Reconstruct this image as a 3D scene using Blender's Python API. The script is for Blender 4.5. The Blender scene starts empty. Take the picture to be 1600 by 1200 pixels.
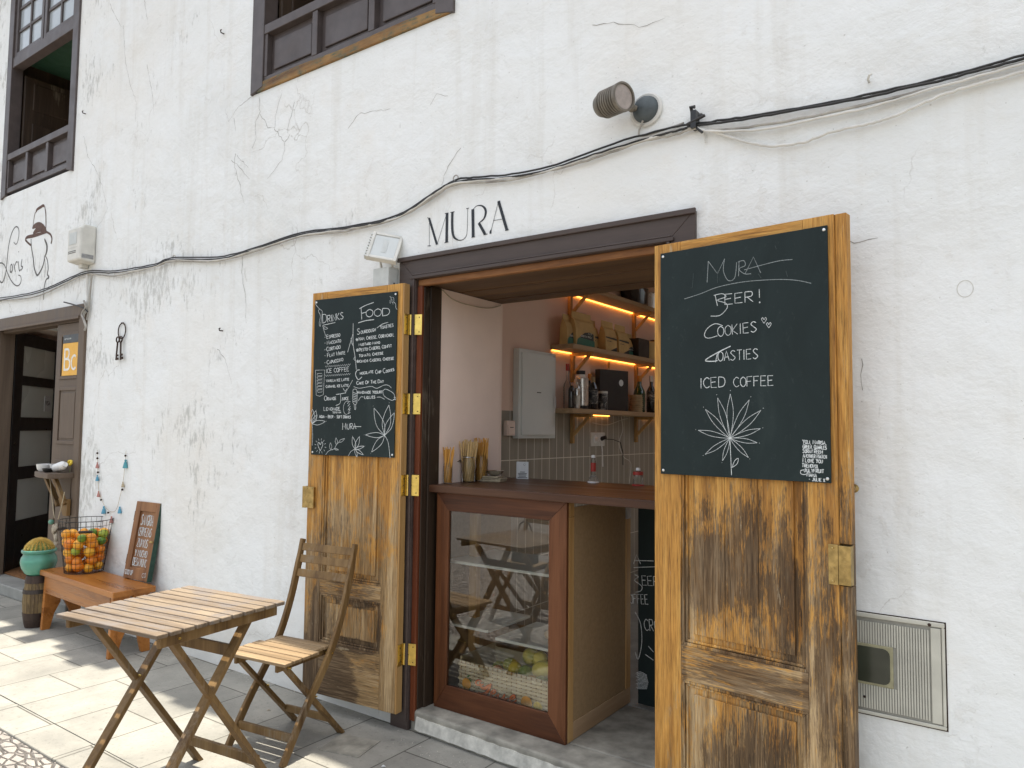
import bpy, bmesh, math, random
from mathutils import Vector, Matrix, Euler
R = math.radians
random.seed(7)
scene = bpy.context.scene
col = scene.collection

# ------------------------------------------------------------------ camera, sky, sun, exposure
CAM = Vector((0.0, -2.957, 1.6))
YAW, PITCH, ROLL, FPX = R(35.38247), R(3.47244), R(0.64125), 1145.634
_r = Vector((math.cos(YAW), math.sin(YAW), 0)); _f0 = Vector((-math.sin(YAW), math.cos(YAW), 0)); _z = Vector((0, 0, 1))
_f = _f0 * math.cos(PITCH) + _z * math.sin(PITCH); _u = -_f0 * math.sin(PITCH) + _z * math.cos(PITCH)
RX = _r * math.cos(ROLL) + _u * math.sin(ROLL); RU = -_r * math.sin(ROLL) + _u * math.cos(ROLL); RF = _f
cd = bpy.data.cameras.new('camera'); cam = bpy.data.objects.new('camera', cd); col.objects.link(cam)
cam.matrix_world = Matrix(((RX.x, RU.x, -RF.x, CAM.x), (RX.y, RU.y, -RF.y, CAM.y), (RX.z, RU.z, -RF.z, CAM.z), (0, 0, 0, 1)))
cd.sensor_width = 36; cd.lens = 36 * FPX / 1600; cd.clip_end = 500; cd.clip_start = .05
scene.camera = cam

w = bpy.data.worlds.new('World'); scene.world = w; w.use_nodes = True
nt = w.node_tree; bg = nt.nodes['Background']
sky = nt.nodes.new('ShaderNodeTexSky'); sky.sky_type = 'NISHITA'; sky.sun_disc = False
SUN_EL, SUN_AZ = R(88.2), R(12)          # almost overhead, just behind the ridge of the house
sky.sun_elevation = SUN_EL; sky.sun_rotation = SUN_AZ; sky.air_density = 1.2; sky.dust_density = 3.0; sky.ozone_density = 1.0
hs = nt.nodes.new('ShaderNodeHueSaturation'); hs.inputs['Saturation'].default_value = .42      # thin bright haze
nt.links.new(sky.outputs[0], hs.inputs['Color']); nt.links.new(hs.outputs[0], bg.inputs[0]); bg.inputs[1].default_value = 0.15
sl = bpy.data.lights.new('sun', 'SUN'); sl.energy = 4.0; sl.angle = R(0.53); sl.color = (1, .93, .82)
so = bpy.data.objects.new('sun', sl); col.objects.link(so)
sdir = Vector((math.sin(SUN_AZ) * math.cos(SUN_EL), math.cos(SUN_AZ) * math.cos(SUN_EL), math.sin(SUN_EL)))
so.rotation_euler = sdir.to_track_quat('Z', 'Y').to_euler(); so.location = (0, -5, 12)
vs = scene.view_settings; vs.view_transform = 'Standard'; vs.look = 'None'; vs.gamma = 1; vs.exposure = 1.12; vs.use_curve_mapping = False
scene.render.engine = 'CYCLES'; scene.cycles.max_bounces = 8; scene.cycles.diffuse_bounces = 5; scene.cycles.glossy_bounces = 4
scene.cycles.transmission_bounces = 6; scene.cycles.sample_clamp_indirect = 6; scene.cycles.use_denoising = True
scene.cycles.caustics_refractive = False; scene.cycles.caustics_reflective = False

def ray(px, py): return RX * ((px - 800) / FPX) - RU * ((py - 600) / FPX) + RF
def on_wall(px, py, y=0.0):              # the point of the plane Y = y that the photo shows at this pixel
    d = ray(px, py); return CAM + d * ((y - CAM.y) / d.y)
def on_plane(px, py, o, ang):            # (distance along, height) on an upright plane through o
    u = Vector((math.cos(ang), math.sin(ang), 0)); n = Vector((-math.sin(ang), math.cos(ang), 0))
    d = ray(px, py); t = (Vector((o[0], o[1], 0)) - CAM).dot(n) / d.dot(n); P = CAM + d * t
    return (P - Vector((o[0], o[1], 0))).dot(u), P.z

# ------------------------------------------------------------------ materials
def new_mat(name):
    m = bpy.data.materials.new(name); m.use_nodes = True
    return m, m.node_tree, m.node_tree.nodes['Principled BSDF']
class NT:
    def __init__(s, t): s.t = t
    def n(s, typ, **kw):
        o = s.t.nodes.new(typ)
        for k, v in kw.items():
            if k.startswith('i_'):
                key = k[2:]; key = int(key) if key.isdigit() else key.replace('_', ' ')
                o.inputs[key].default_value = v
            else: setattr(o, k, v)
        return o
    def l(s, a, b): s.t.links.new(a, b)
    def coord(s, scale=(1, 1, 1), rot=(0, 0, 0), island=False, world=False):
        tc = s.n('ShaderNodeTexCoord'); mp = s.n('ShaderNodeMapping'); mp.inputs['Scale'].default_value = scale; mp.inputs['Rotation'].default_value = rot
        src = tc.outputs['Object']
        if world: src = s.n('ShaderNodeNewGeometry').outputs['Position']
        if island:
            g = s.n('ShaderNodeNewGeometry'); mu = s.n('ShaderNodeMath', operation='MULTIPLY'); s.l(g.outputs['Random Per Island'], mu.inputs[0]); mu.inputs[1].default_value = 37
            ad = s.n('ShaderNodeVectorMath', operation='ADD'); s.l(src, ad.inputs[0]); s.l(mu.outputs[0], ad.inputs[1]); src = ad.outputs[0]
        s.l(src, mp.inputs[0]); return mp.outputs[0]
    def noise(s, vec, scale, detail=4, rough=.55, dist=0.0):
        o = s.n('ShaderNodeTexNoise'); o.inputs['Scale'].default_value = scale; o.inputs['Detail'].default_value = detail
        o.inputs['Roughness'].default_value = rough; o.inputs['Distortion'].default_value = dist; s.l(vec, o.inputs['Vector']); return o.outputs['Fac']
    def ramp(s, fac, stops, interp='LINEAR'):
        o = s.n('ShaderNodeValToRGB'); cr = o.color_ramp; cr.interpolation = interp
        while len(cr.elements) < len(stops): cr.elements.new(.5)
        for e, (p, c) in zip(cr.elements, stops):
            e.position = p; e.color = (c, c, c, 1) if isinstance(c, (int, float)) else (*c, 1)
        s.l(fac, o.inputs[0]); return o.outputs[0]
    def mix(s, fac, a, b, mode='MIX'):
        o = s.n('ShaderNodeMix', data_type='RGBA', blend_type=mode)
        for v, i in ((fac, o.inputs[0]), (a, o.inputs[6]), (b, o.inputs[7])):
            if hasattr(v, 'links'): s.l(v, i)
            elif isinstance(v, (int, float)): i.default_value = v if i == o.inputs[0] else (v, v, v, 1)
            else: i.default_value = (*v, 1)
        return o.outputs[2]
    def math(s, op, a, b=0.0, clamp=False):
        o = s.n('ShaderNodeMath', operation=op, use_clamp=clamp)
        for v, i in ((a, o.inputs[0]), (b, o.inputs[1])):
            if hasattr(v, 'links'): s.l(v, i)
            else: i.default_value = v
        return o.outputs[0]
    def bump(s, h, strength=.3, dist=.01, prev=None):
        o = s.n('ShaderNodeBump'); o.inputs['Strength'].default_value = strength; o.inputs['Distance'].default_value = dist
        s.l(h, o.inputs['Height'])
        if prev: s.l(prev, o.inputs['Normal'])
        return o.outputs[0]

def plain(name, c, rough=.6, metal=0.0, var=.12, scale=30, bump=.0, emit=None, es=1.0, coat=0.0, spec=.5):
    m, t, b = new_mat(name); N = NT(t)
    v = N.coord(); f = N.noise(v, scale, 4)
    dark = tuple(x * (1 - var) for x in c); lite = tuple(min(1, x * (1 + var)) for x in c)
    N.l(N.ramp(f, [(.3, dark), (.7, lite)]), b.inputs['Base Color'])
    f2 = N.noise(v, scale * .35, 3); N.l(N.ramp(f2, [(.3, max(0, rough - .08)), (.7, min(1, rough + .08))]), b.inputs['Roughness'])
    b.inputs['Metallic'].default_value = metal; b.inputs['Coat Weight'].default_value = coat; b.inputs['Specular IOR Level'].default_value = spec
    if bump: N.l(N.bump(N.noise(v, scale * 3, 3), bump, .004), b.inputs['Normal'])
    if emit: b.inputs['Emission Color'].default_value = (*emit, 1); b.inputs['Emission Strength'].default_value = es
    return m

def wood(name, cols, axis='x', grain=9, stretch=.06, rough=.6, island=True, bump=.25, worn=None, wornamt=.5, gloss_var=.1):
    """cols: dark, mid, light; the grain runs along axis; worn = colour of weathered patches"""
    m, t, b = new_mat(name); N = NT(t)
    sc = {'x': (stretch, 1, 1), 'y': (1, stretch, 1), 'z': (1, 1, stretch)}[axis]
    v = N.coord(sc, island=island)
    g1 = N.noise(v, grain, 6, .6, .6); g2 = N.noise(v, grain * 9, 3, .6, .2)
    f = N.math('ADD', N.math('MULTIPLY', g1, .75), N.math('MULTIPLY', g2, .25))
    c = N.ramp(f, [(.34, cols[0]), (.5, cols[1]), (.68, cols[2])])
    if island:
        g = N.n('ShaderNodeNewGeometry'); c = N.mix(1.0, c, N.ramp(g.outputs['Random Per Island'], [(0, .78), (1, 1.15)]), 'MULTIPLY')
    if worn:
        p = N.coord((1, 1, .5) if axis == 'z' else (1, 1, 1)); n1 = N.noise(p, 4.5, 6, .65, .4)
        k = N.ramp(N.math('ADD', n1, N.math('MULTIPLY', N.math('SUBTRACT', g2, .5), .5)), [(wornamt - .07, 0.0), (wornamt + .07, 1.0)])
        c = N.mix(k, c, worn)
    N.l(c, b.inputs['Base Color']); b.inputs['Specular IOR Level'].default_value = .32
    N.l(N.ramp(g1, [(.3, rough - gloss_var), (.7, min(1, rough + gloss_var))]), b.inputs['Roughness'])
    N.l(N.bump(f, bump, .004), b.inputs['Normal'])
    return m

def wall_mat():
    m, t, b = new_mat('whitewashed_plaster'); N = NT(t)
    v = N.coord(world=True)
    big = N.noise(v, .55, 4, .6); med = N.noise(v, 2.6, 5, .62); fine = N.noise(v, 38, 4, .6)
    c = N.ramp(big, [(.3, (.73, .745, .725)), (.5, (.79, .805, .79)), (.72, (.765, .755, .71))])
    c = N.mix(N.ramp(med, [(.56, 0.0), (.72, .35)]), c, (.76, .72, .65))
    # grey lichen speckle gathered in drifting patches, denser on the left half of the house
    patch = N.noise(v, 1.15, 5, .6, .5)
    sx = N.n('ShaderNodeSeparateXYZ'); N.l(v, sx.inputs[0])
    left = N.math('MULTIPLY', N.math('ADD', sx.outputs[0], 2.2), -.09, True)
    vz = N.coord((1.0, 1, .35), world=True); sp = N.noise(vz, 26, 6, .72, .3)
    dx = N.math('POWER', N.math('DIVIDE', N.math('ADD', sx.outputs[0], 5.2), 1.5), 2.0); dz = N.math('POWER', N.math('DIVIDE', N.math('ADD', sx.outputs[2], -2.72), .42), 2.0)
    near = N.math('MULTIPLY', N.math('SUBTRACT', 1.0, N.math('ADD', dx, dz), True), .16)      # the dirty band under the cables
    k = N.math('ADD', N.ramp(patch, [(.47, 0.0), (.68, .26)]), N.math('ADD', near, N.math('MULTIPLY', left, .34)))
    k = N.math('ADD', k, sp); k = N.ramp(k, [(.80, 0.0), (.93, .62)])
    c = N.mix(k, c, (.40, .40, .37))
    c = N.mix(N.ramp(N.noise(v, 61, 2, .5), [(.70, 0.0), (.76, .7)]), c, (.45, .44, .41))
    streak = N.noise(N.coord((3.2, 1, .22), world=True), 2.2, 6, .65, .2)
    c = N.mix(N.ramp(streak, [(.52, 0.0), (.74, .40)]), c, (.62, .60, .54))
    flake = N.noise(v, 3.3, 9, .74, .2); c = N.mix(N.ramp(flake, [(.60, 0.0), (.625, .32)]), c, (.68, .665, .62))       # thin flaked skins of limewash
    # mortar dirt near the foot of the wall
    foot = N.math('ADD', N.math('MULTIPLY', sx.outputs[2], -1.6), N.math('ADD', .32, N.math('MULTIPLY', med, .75)))
    c = N.mix(N.ramp(foot, [(.1, 0.0), (.5, .5)]), c, (.52, .50, .45))
    # hairline cracks, only inside some patches
    wv = N.n('ShaderNodeVectorMath', operation='ADD'); nn = N.n('ShaderNodeTexNoise'); nn.inputs['Scale'].default_value = 2.2; nn.inputs['Detail'].default_value = 6
    N.l(v, nn.inputs['Vector']); sc = N.n('ShaderNodeVectorMath', operation='SCALE'); N.l(nn.outputs['Color'], sc.inputs[0]); sc.inputs['Scale'].default_value = .75
    N.l(v, wv.inputs[0]); N.l(sc.outputs[0], wv.inputs[1])
    vo = N.n('ShaderNodeTexVoronoi', feature='DISTANCE_TO_EDGE'); vo.inputs['Scale'].default_value = 1.3; N.l(wv.outputs[0], vo.inputs['Vector'])
    cm = N.noise(v, .9, 4, .6); mask = N.ramp(cm, [(.54, 0.0), (.60, 1.0)])
    line = N.ramp(vo.outputs['Distance'], [(.0, 1.0), (.006, 0.0)])
    ck = N.math('MULTIPLY', N.math('MULTIPLY', line, mask), N.ramp(sp, [(.35, .2), (.6, .9)]))
    c = N.mix(ck, c, (.42, .40, .36))
    N.l(c, b.inputs['Base Color']); b.inputs['Roughness'].default_value = .85; b.inputs['Specular IOR Level'].default_value = .25
    trowel = N.noise(N.coord((1, 1, 1.25), world=True), 7.5, 8, .66, .12)
    lump = N.noise(v, 1.9, 3, .5, .15)
    rough = N.math('MULTIPLY', N.ramp(N.noise(v, .75, 3, .5), [(.36, .0), (.60, 1.0)]), N.ramp(N.math('MULTIPLY', sx.outputs[2], .2), [(.40, .30), (.62, 1.0)]))
    pat = N.noise(N.coord((1.0, 1, 1.15), (0, R(28), 0), world=True), 3.2, 9, .64, .35)
    nb = N.bump(lump, .55, .08); nb = N.bump(trowel, .5, .016, nb); nb = N.bump(N.math('MULTIPLY', pat, rough), .75, .026, nb); nb = N.bump(fine, .5, .005, nb)
    ridge = N.ramp(N.noise(N.coord((1.0, 1, 1.0), world=True), 1.7, 9, .68, .35), [(.485, 0.0), (.50, 1.0), (.502, .2), (.53, 0.0)])
    rm = N.math('MULTIPLY', ridge, N.ramp(N.noise(v, .8, 3), [(.54, 0.0), (.66, 1.0)]))
    nb = N.bump(rm, .35, .008, nb); nb = N.bump(N.ramp(flake, [(.60, 0.0), (.615, 1.0)]), .4, .003, nb); N.l(nb, b.inputs['Normal'])
    return m

def pavement_mat(name, cobble=False):
    m, t, b = new_mat(name); N = NT(t)
    v = N.coord(world=True); s1 = N.noise(v, 3.0, 6, .65, .3); s2 = N.noise(v, 42, 5, .7)
    if cobble:
        vm = N.coord((1, 2.0, 1), (0, 0, R(20)), world=True); vo = N.n('ShaderNodeTexVoronoi', feature='DISTANCE_TO_EDGE'); vo.inputs['Scale'].default_value = 13; vo.inputs['Randomness'].default_value = 1.0
        N.l(vm, vo.inputs['Vector']); j = N.ramp(vo.outputs['Distance'], [(.0, 0.0), (.12, 1.0)])
        c = N.ramp(N.noise(v, 14, 6, .7, .4), [(.3, (.20, .185, .17)), (.7, (.36, .33, .29))]); c = N.mix(j, (.22, .20, .18), c)
        nb = N.bump(j, .9, .03); nb = N.bump(s1, .6, .03, nb)
    else:
        vm = N.coord((1, 1, 1), (0, 0, 0), world=True); br = N.n('ShaderNodeTexBrick'); br.offset = .37; br.squash = 1.0
        br.inputs['Scale'].default_value = 1.0; br.inputs['Mortar Size'].default_value = .0045; br.inputs['Mortar Smooth'].default_value = .3
        br.inputs['Brick Width'].default_value = .545; br.inputs['Row Height'].default_value = .43
        br.inputs['Color1'].default_value = (.86, .86, .86, 1); br.inputs['Color2'].default_value = (1.1, 1.1, 1.1, 1); br.inputs['Mortar'].default_value = (.30, .29, .27, 1)
        # rows run across the pavement: swap x and y
        sp = N.n('ShaderNodeSeparateXYZ'); cb = N.n('ShaderNodeCombineXYZ'); N.l(vm, sp.inputs[0]); N.l(N.math('ADD', sp.outputs[1], .01), cb.inputs[0]); N.l(sp.outputs[0], cb.inputs[1]); N.l(cb.outputs[0], br.inputs['Vector'])
        c = N.ramp(s1, [(.28, (.215, .21, .185)), (.55, (.285, .275, .24)), (.75, (.335, .318, .275))])
        c = N.mix(1.0, c, br.outputs['Color'], 'MULTIPLY')
        c = N.mix(N.ramp(N.noise(v, 9, 7, .75), [(.58, 0.0), (.72, .45)]), c, (.16, .155, .14))
        c = N.mix(N.ramp(s2, [(.30, .6), (.44, 0.0)]), c, (.13, .125, .11))
        gum = N.n('ShaderNodeTexVoronoi'); gum.inputs['Scale'].default_value = 3.1; N.l(N.coord((1, 1.25, 1), world=True), gum.inputs['Vector'])
        c = N.mix(N.ramp(N.math('ADD', gum.outputs['Distance'], N.math('MULTIPLY', s2, .03)), [(.052, .55), (.066, 0.0)]), c, (.12, .115, .10))
        stain = N.noise(v, 1.7, 5, .6, .6); c = N.mix(N.ramp(stain, [(.54, 0.0), (.68, .35)]), c, (.17, .165, .145))
        nb = N.bump(br.outputs['Fac'], -.5, .006); nb = N.bump(s1, .35, .03, nb); nb = N.bump(N.noise(v, 11, 6, .7), .4, .012, nb)
    nb = N.bump(s2, .35, .004, nb)
    N.l(c, b.inputs['Base Color']); N.l(nb, b.inputs['Normal']); b.inputs['Roughness'].default_value = .8; b.inputs['Specular IOR Level'].default_value = .3
    return m

def weathered_door(name, wornz, patches, clean=(), axis='z'):
    """honey varnish worn to grey and dark bare wood; patches: (x, z, rx, rz, strength) in door coordinates"""
    m, t, b = new_mat(name); N = NT(t)
    S = (lambda k: (1, 1, k)) if axis == 'z' else (lambda k: (k, 1, 1))
    v = N.coord(S(.05)); vo = N.coord(); g1 = N.noise(v, 14, 6, .65, .5); g2 = N.noise(v, 120, 4, .65)
    f = N.math('ADD', N.math('MULTIPLY', g1, .6), N.math('MULTIPLY', g2, .4))
    honey = N.ramp(f, [(.38, (.25, .110, .022)), (.5, (.44, .215, .045)), (.62, (.57, .32, .085))])
    grey = N.ramp(f, [(.38, (.13, .078, .034)), (.5, (.29, .185, .082)), (.62, (.46, .33, .18))])
    dark = N.ramp(f, [(.40, (.030, .016, .007)), (.5, (.085, .050, .024)), (.60, (.20, .135, .075))])
    sx = N.n('ShaderNodeSeparateXYZ'); N.l(vo, sx.inputs[0]); X, Zc = sx.outputs[0], sx.outputs[2]
    blot = N.math('ADD', N.math('MULTIPLY', N.math('SUBTRACT', N.noise(N.coord(S(.45)), 5.5, 8, .70, .35), .5), 1.7), .5)
    edge = N.math('MULTIPLY', N.math('SUBTRACT', g2, .5), .55)
    low = N.math('MULTIPLY', N.math('SUBTRACT', wornz, Zc), .34, False)           # the lower, the more worn
    cl = None
    for (a0, a1, st) in clean:                                                   # bands of x that kept their varnish
        q = N.math('MULTIPLY', N.math('MULTIPLY', N.math('GREATER_THAN', X, a0), N.math('LESS_THAN', X, a1)), st)
        cl = q if cl is None else N.math('ADD', cl, q)
    fib = N.math('MULTIPLY', N.math('SUBTRACT', N.noise(N.coord(S(.07)), 230, 4, .72), .5), .8)
    edge = N.math('ADD', edge, fib)
    k1 = N.math('ADD', N.math('ADD', blot, low), edge)
    if cl is not None: k1 = N.math('SUBTRACT', k1, cl)
    c = N.mix(N.ramp(k1, [(.44, 0.0), (.60, 1.0)]), honey, grey)
    tot = None
    for (px, pz, rx, rz, st) in patches:
        a = N.math('POWER', N.math('DIVIDE', N.math('SUBTRACT', X, px), rx), 2.0); bb = N.math('POWER', N.math('DIVIDE', N.math('SUBTRACT', Zc, pz), rz), 2.0)
        q = N.math('MULTIPLY', N.math('SUBTRACT', 1.0, N.math('ADD', a, bb), True), st)
        tot = q if tot is None else N.math('MAXIMUM', tot, q)
    blot2 = N.math('ADD', N.math('MULTIPLY', N.math('SUBTRACT', N.noise(N.coord(S(.3)), 9, 8, .72, .3), .5), 1.35), .5)
    k2 = N.math('ADD', N.math('ADD', N.math('MULTIPLY', blot2, .9), edge), N.math('MULTIPLY', low, .12))
    if tot is not None: k2 = N.math('ADD', k2, N.math('MULTIPLY', tot, .34))
    if cl is not None: k2 = N.math('SUBTRACT', k2, cl)
    c = N.mix(N.ramp(k2, [(.57, 0.0), (.72, .9)]), c, dark)
    hair = N.noise(N.coord(S(.04)), 170, 4, .75); c = N.mix(1.0, c, N.ramp(hair, [(.32, .50), (.48, 1.0), (.66, 1.30)]), 'MULTIPLY')
    scr = N.noise(N.coord(S(.16)), 34, 5, .7); c = N.mix(N.ramp(scr, [(.62, 0.0), (.70, .55)]), c, (.50, .41, .27))             # scraped pale flecks
    N.l(c, b.inputs['Base Color']); b.inputs['Roughness'].default_value = .62; b.inputs['Specular IOR Level'].default_value = .35
    N.l(N.bump(N.math('ADD', f, N.math('MULTIPLY', hair, .6)), .6, .004), b.inputs['Normal'])
    return m

M = {}
M['wall'] = wall_mat()
M['white_edge'] = plain('whitewash', (.78, .77, .74), .85, var=.12, scale=14, bump=.5)
M['pave'] = pavement_mat('grey_stone_slabs'); M['cobble'] = pavement_mat('river_cobbles', True)
M['sill_stone'] = plain('threshold_stone', (.25, .238, .20), .8, var=.4, scale=9, bump=.6)
M['brown'] = wood('brown_painted_wood', [(.048, .034, .029), (.068, .050, .043), (.085, .064, .055)], 'x', 7, .1, .45, False, .12)
M['brownz'] = wood('brown_painted_wood_upright', [(.048, .034, .029), (.068, .050, .043), (.085, .064, .055)], 'z', 7, .1, .45, False, .12)
M['brownwin'] = plain('slate_brown_paint', (.075, .060, .056), .5, var=.18, scale=12)
M['browndoor'] = wood('faded_brown_door', [(.085, .06, .043), (.12, .087, .062), (.15, .112, .08)], 'z', 8, .08, .55, False, .15)
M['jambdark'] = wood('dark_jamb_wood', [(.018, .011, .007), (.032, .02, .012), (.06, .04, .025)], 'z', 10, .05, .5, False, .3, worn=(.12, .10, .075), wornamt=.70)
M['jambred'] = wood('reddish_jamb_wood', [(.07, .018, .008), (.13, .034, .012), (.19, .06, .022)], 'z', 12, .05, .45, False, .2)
M['ochre'] = wood('peeling_ochre_beam', [(.09, .045, .018), (.24, .13, .045), (.36, .23, .09)], 'x', 9, .12, .7, False, .5, worn=(.075, .095, .065), wornamt=.55)
M['lintelrough'] = wood('rough_orange_lintel', [(.07, .03, .014), (.20, .085, .03), (.33, .16, .06)], 'x', 9, .12, .65, False, .6)
M['soffit'] = wood('soffit_boards', [(.06, .032, .016), (.11, .062, .030), (.17, .10, .05)], 'x', 7, .06, .6, True, .3)
M['mahog'] = wood('mahogany', [(.032, .011, .005), (.078, .026, .010), (.135, .048, .018)], 'x', 11, .05, .42, False, .12)
M['mahogz'] = wood('mahogany_upright', [(.046, .015, .006), (.105, .036, .012), (.165, .062, .024)], 'z', 11, .05, .42, False, .12)
M['counter'] = wood('counter_wood', [(.026, .012, .007), (.062, .026, .013), (.115, .056, .028)], 'x', 8, .05, .38, False, .1)
M['pine'] = wood('pine', [(.34, .18, .06), (.46, .27, .10), (.54, .35, .15)], 'z', 8, .05, .5, True, .1)
M['pinex'] = wood('pine_board', [(.30, .19, .10), (.42, .28, .16), (.50, .36, .22)], 'y', 8, .05, .5, True, .1)
M['board'] = plain('hardboard_panel', (.30, .20, .10), .75, var=.12, scale=60)
M['teak'] = wood('teak', [(.080, .042, .015), (.18, .105, .038), (.28, .175, .072)], 'z', 10, .05, .55, True, .3, worn=(.20, .150, .095), wornamt=.62)
M['slat'] = wood('sun_bleached_slat', [(.085, .060, .040), (.20, .148, .098), (.31, .245, .17)], 'x', 10, .06, .6, True, .2, worn=(.17, .145, .125), wornamt=.54)
M['seatslat'] = wood('seat_slat', [(.15, .10, .05), (.29, .20, .11), (.40, .29, .17)], 'x', 10, .06, .55, True, .2)
M['bench'] = wood('orange_bench_wood', [(.20, .068, .014), (.36, .135, .028), (.46, .19, .05)], 'x', 7, .08, .32, True, .12)
M['signwood'] = wood('sign_wood', [(.12, .05, .02), (.22, .10, .04), (.30, .15, .065)], 'z', 9, .08, .5, False, .15)
M['green'] = plain('dark_green_paint', (.012, .045, .028), .5, var=.3)
def slate_mat():
    m, t, b = new_mat('wiped_chalkboard'); N = NT(t); v = N.coord((1, 1, .6)); n1 = N.noise(v, 3.5, 6, .62, 1.2); n2 = N.noise(v, 55, 3, .7)
    c = N.ramp(n1, [(.32, (.009, .0165, .0165)), (.6, (.013, .023, .023)), (.78, (.022, .034, .033))]); c = N.mix(N.ramp(n2, [(.62, 0.0), (.78, .12)]), c, (.12, .14, .14))
    N.l(c, b.inputs['Base Color']); b.inputs['Roughness'].default_value = .62; b.inputs['Specular IOR Level'].default_value = .25; return m
M['chalkboard'] = slate_mat()
M['chalk'] = plain('white_chalk', (.52, .55, .545), .95, var=.5, scale=260)
M['chalksoft'] = plain('soft_chalk', (.25, .28, .28), .95, var=.5, scale=260)
M['chalkfaint'] = plain('faint_chalk', (.05, .065, .065), .95, var=.3, scale=160)
M['brass'] = plain('brass', (.80, .58, .16), .32, 1.0, var=.15, scale=40)
M['brassold'] = plain('aged_brass', (.42, .30, .12), .38, 1.0, var=.3, scale=40)
M['steel'] = plain('steel', (.62, .61, .58), .28, 1.0, var=.1)
M['screw'] = plain('screw_steel', (.7, .7, .68), .35, 1.0, var=.1)
M['galv'] = plain('galvanised_steel', (.32, .32, .32), .45, .8, var=.2)
M['black'] = plain('black_plastic', (.012, .012, .012), .4, var=.2)
M['blackwood'] = plain('black_painted_wood', (.008, .007, .007), .35, var=.25)
M['iron'] = plain('rusty_iron', (.05, .03, .022), .7, .6, var=.4, bump=.4)
M['wire'] = plain('dark_wire', (.03, .028, .026), .5, .7, var=.2)
M['cabblack'] = plain('black_cable', (.014, .014, .014), .5, var=.2)
M['cabgrey'] = plain('grey_cable', (.36, .34, .30), .6, var=.35, scale=12)
M['cabwhite'] = plain('whitewashed_cable', (.62, .61, .57), .7, var=.1, scale=12)
M['paint'] = plain('black_sign_paint', (.012, .016, .022), .6, var=.3, scale=50)
M['brownpaint'] = plain('brown_mural_paint', (.10, .055, .04), .8, var=.25, scale=30)
M['greypaint'] = plain('grey_mural_paint', (.10, .095, .09), .8, var=.35, scale=30)
M['crack'] = plain('crack_dark', (.30, .285, .26), .9, var=.4, scale=30)
M['plasterpink'] = plain('pink_plaster', (.80, .65, .56), .8, var=.04, scale=4, bump=.15)
M['white'] = plain('white_enamel', (.72, .72, .70), .3, var=.04)
M['whitebox'] = plain('weathered_white_plastic', (.60, .59, .54), .55, var=.12, scale=9)
M['greybox'] = plain('grey_panel_metal', (.64, .67, .65), .4, .0, var=.04, scale=3)
M['boxgrey'] = plain('junction_box_grey', (.50, .52, .50), .5, var=.06)
M['lamplens'] = plain('lamp_lens', (.34, .29, .26), .25, var=.15, coat=.5)
M['spotmetal'] = plain('tarnished_spotlight', (.17, .15, .12), .5, .3, var=.3, scale=20)
M['spotbase'] = plain('slate_spot_base', (.07, .085, .09), .6, var=.2)
M['teal'] = plain('teal_glazed_clay', (.070, .25, .18), .38, var=.25, scale=7, coat=.2)
M['soil'] = plain('soil', (.05, .035, .025), .95, var=.4, bump=.8)
M['cactus'] = plain('cactus_green', (.16, .22, .06), .7, var=.2)
M['spine'] = plain('golden_spines', (.70, .52, .16), .6, var=.2)
M['barrelw'] = wood('barrel_staves', [(.05, .032, .015), (.17, .115, .05), (.30, .22, .11)], 'z', 12, .15, .7, True, .4, worn=(.07, .045, .03), wornamt=.56)
M['barrelb'] = wood('barrel_dark', [(.02, .012, .009), (.04, .024, .018), (.07, .045, .033)], 'z', 12, .15, .6, True, .3)
M['hoop'] = plain('rusted_hoop', (.045, .035, .03), .6, .5, var=.3)
M['brace'] = plain('dark_bread', (.3, .15, .05), .7)
M['room'] = plain('room_dark', (.16, .13, .11), .9)
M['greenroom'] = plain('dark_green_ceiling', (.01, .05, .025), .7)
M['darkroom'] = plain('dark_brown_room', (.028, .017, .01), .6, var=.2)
M['tilefloor'] = plain('grey_floor', (.24, .24, .22), .7, var=.2, scale=6)
M['mat'] = plain('coir_mat', (.20, .09, .03), .95, var=.3, scale=120, bump=.8)
M['led'] = plain('warm_led', (.9, .6, .3), .5, emit=(1, .36, .05), es=4.5)
M['rope'] = plain('twine', (.45, .38, .26), .9, var=.2)
M['paper'] = plain('paper_card', (.60, .62, .62), .8, var=.04)
M['kraft'] = plain('kraft_paper', (.50, .33, .13), .7, var=.12, scale=12, bump=.4)
M['bagdark'] = plain('bag_print_dark', (.015, .022, .02), .5)
M['baggreen'] = plain('bag_print_green', (.02, .13, .085), .5)
M['straw'] = wood('straws', [(.42, .27, .10), (.60, .42, .19), (.70, .54, .30)], 'z', 20, .1, .6, True, .1)
M['pasta'] = wood('amber_sticks', [(.45, .20, .04), (.58, .30, .07), (.65, .40, .12)], 'z', 20, .1, .5, True, .1)
M['orangepaint'] = plain('orange_lettering', (.80, .17, .02), .5)
M['orangered'] = plain('brown_letter_edge', (.20, .05, .02), .5)
M['bccard'] = plain('amber_card', (.75, .40, .05), .5, var=.04)
M['bcwhite'] = plain('card_white', (.75, .73, .66), .5)
M['slate'] = plain('slate_card', (.05, .055, .06), .5)
M['shelfwhite'] = plain('marbled_shelf', (.74, .74, .66), .25, var=.06, scale=4)
M['cup1'] = plain('wood_beads', (.4, .25, .1))
M['blue'] = plain('blue_tassel', (.10, .30, .42), .8); M['rosy'] = plain('rose_tassel', (.42, .20, .17), .8); M['tealt'] = plain('teal_tassel', (.08, .28, .32), .8)
M['frost'] = plain('frosted_pane', (.62, .66, .62), .3, var=.05, scale=2)
M['palewin'] = plain('window_sky_pane', (.38, .42, .44), .15, var=.1, scale=2)
M['bag_black'] = plain('black_leather', (.01, .01, .01), .5)
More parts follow.
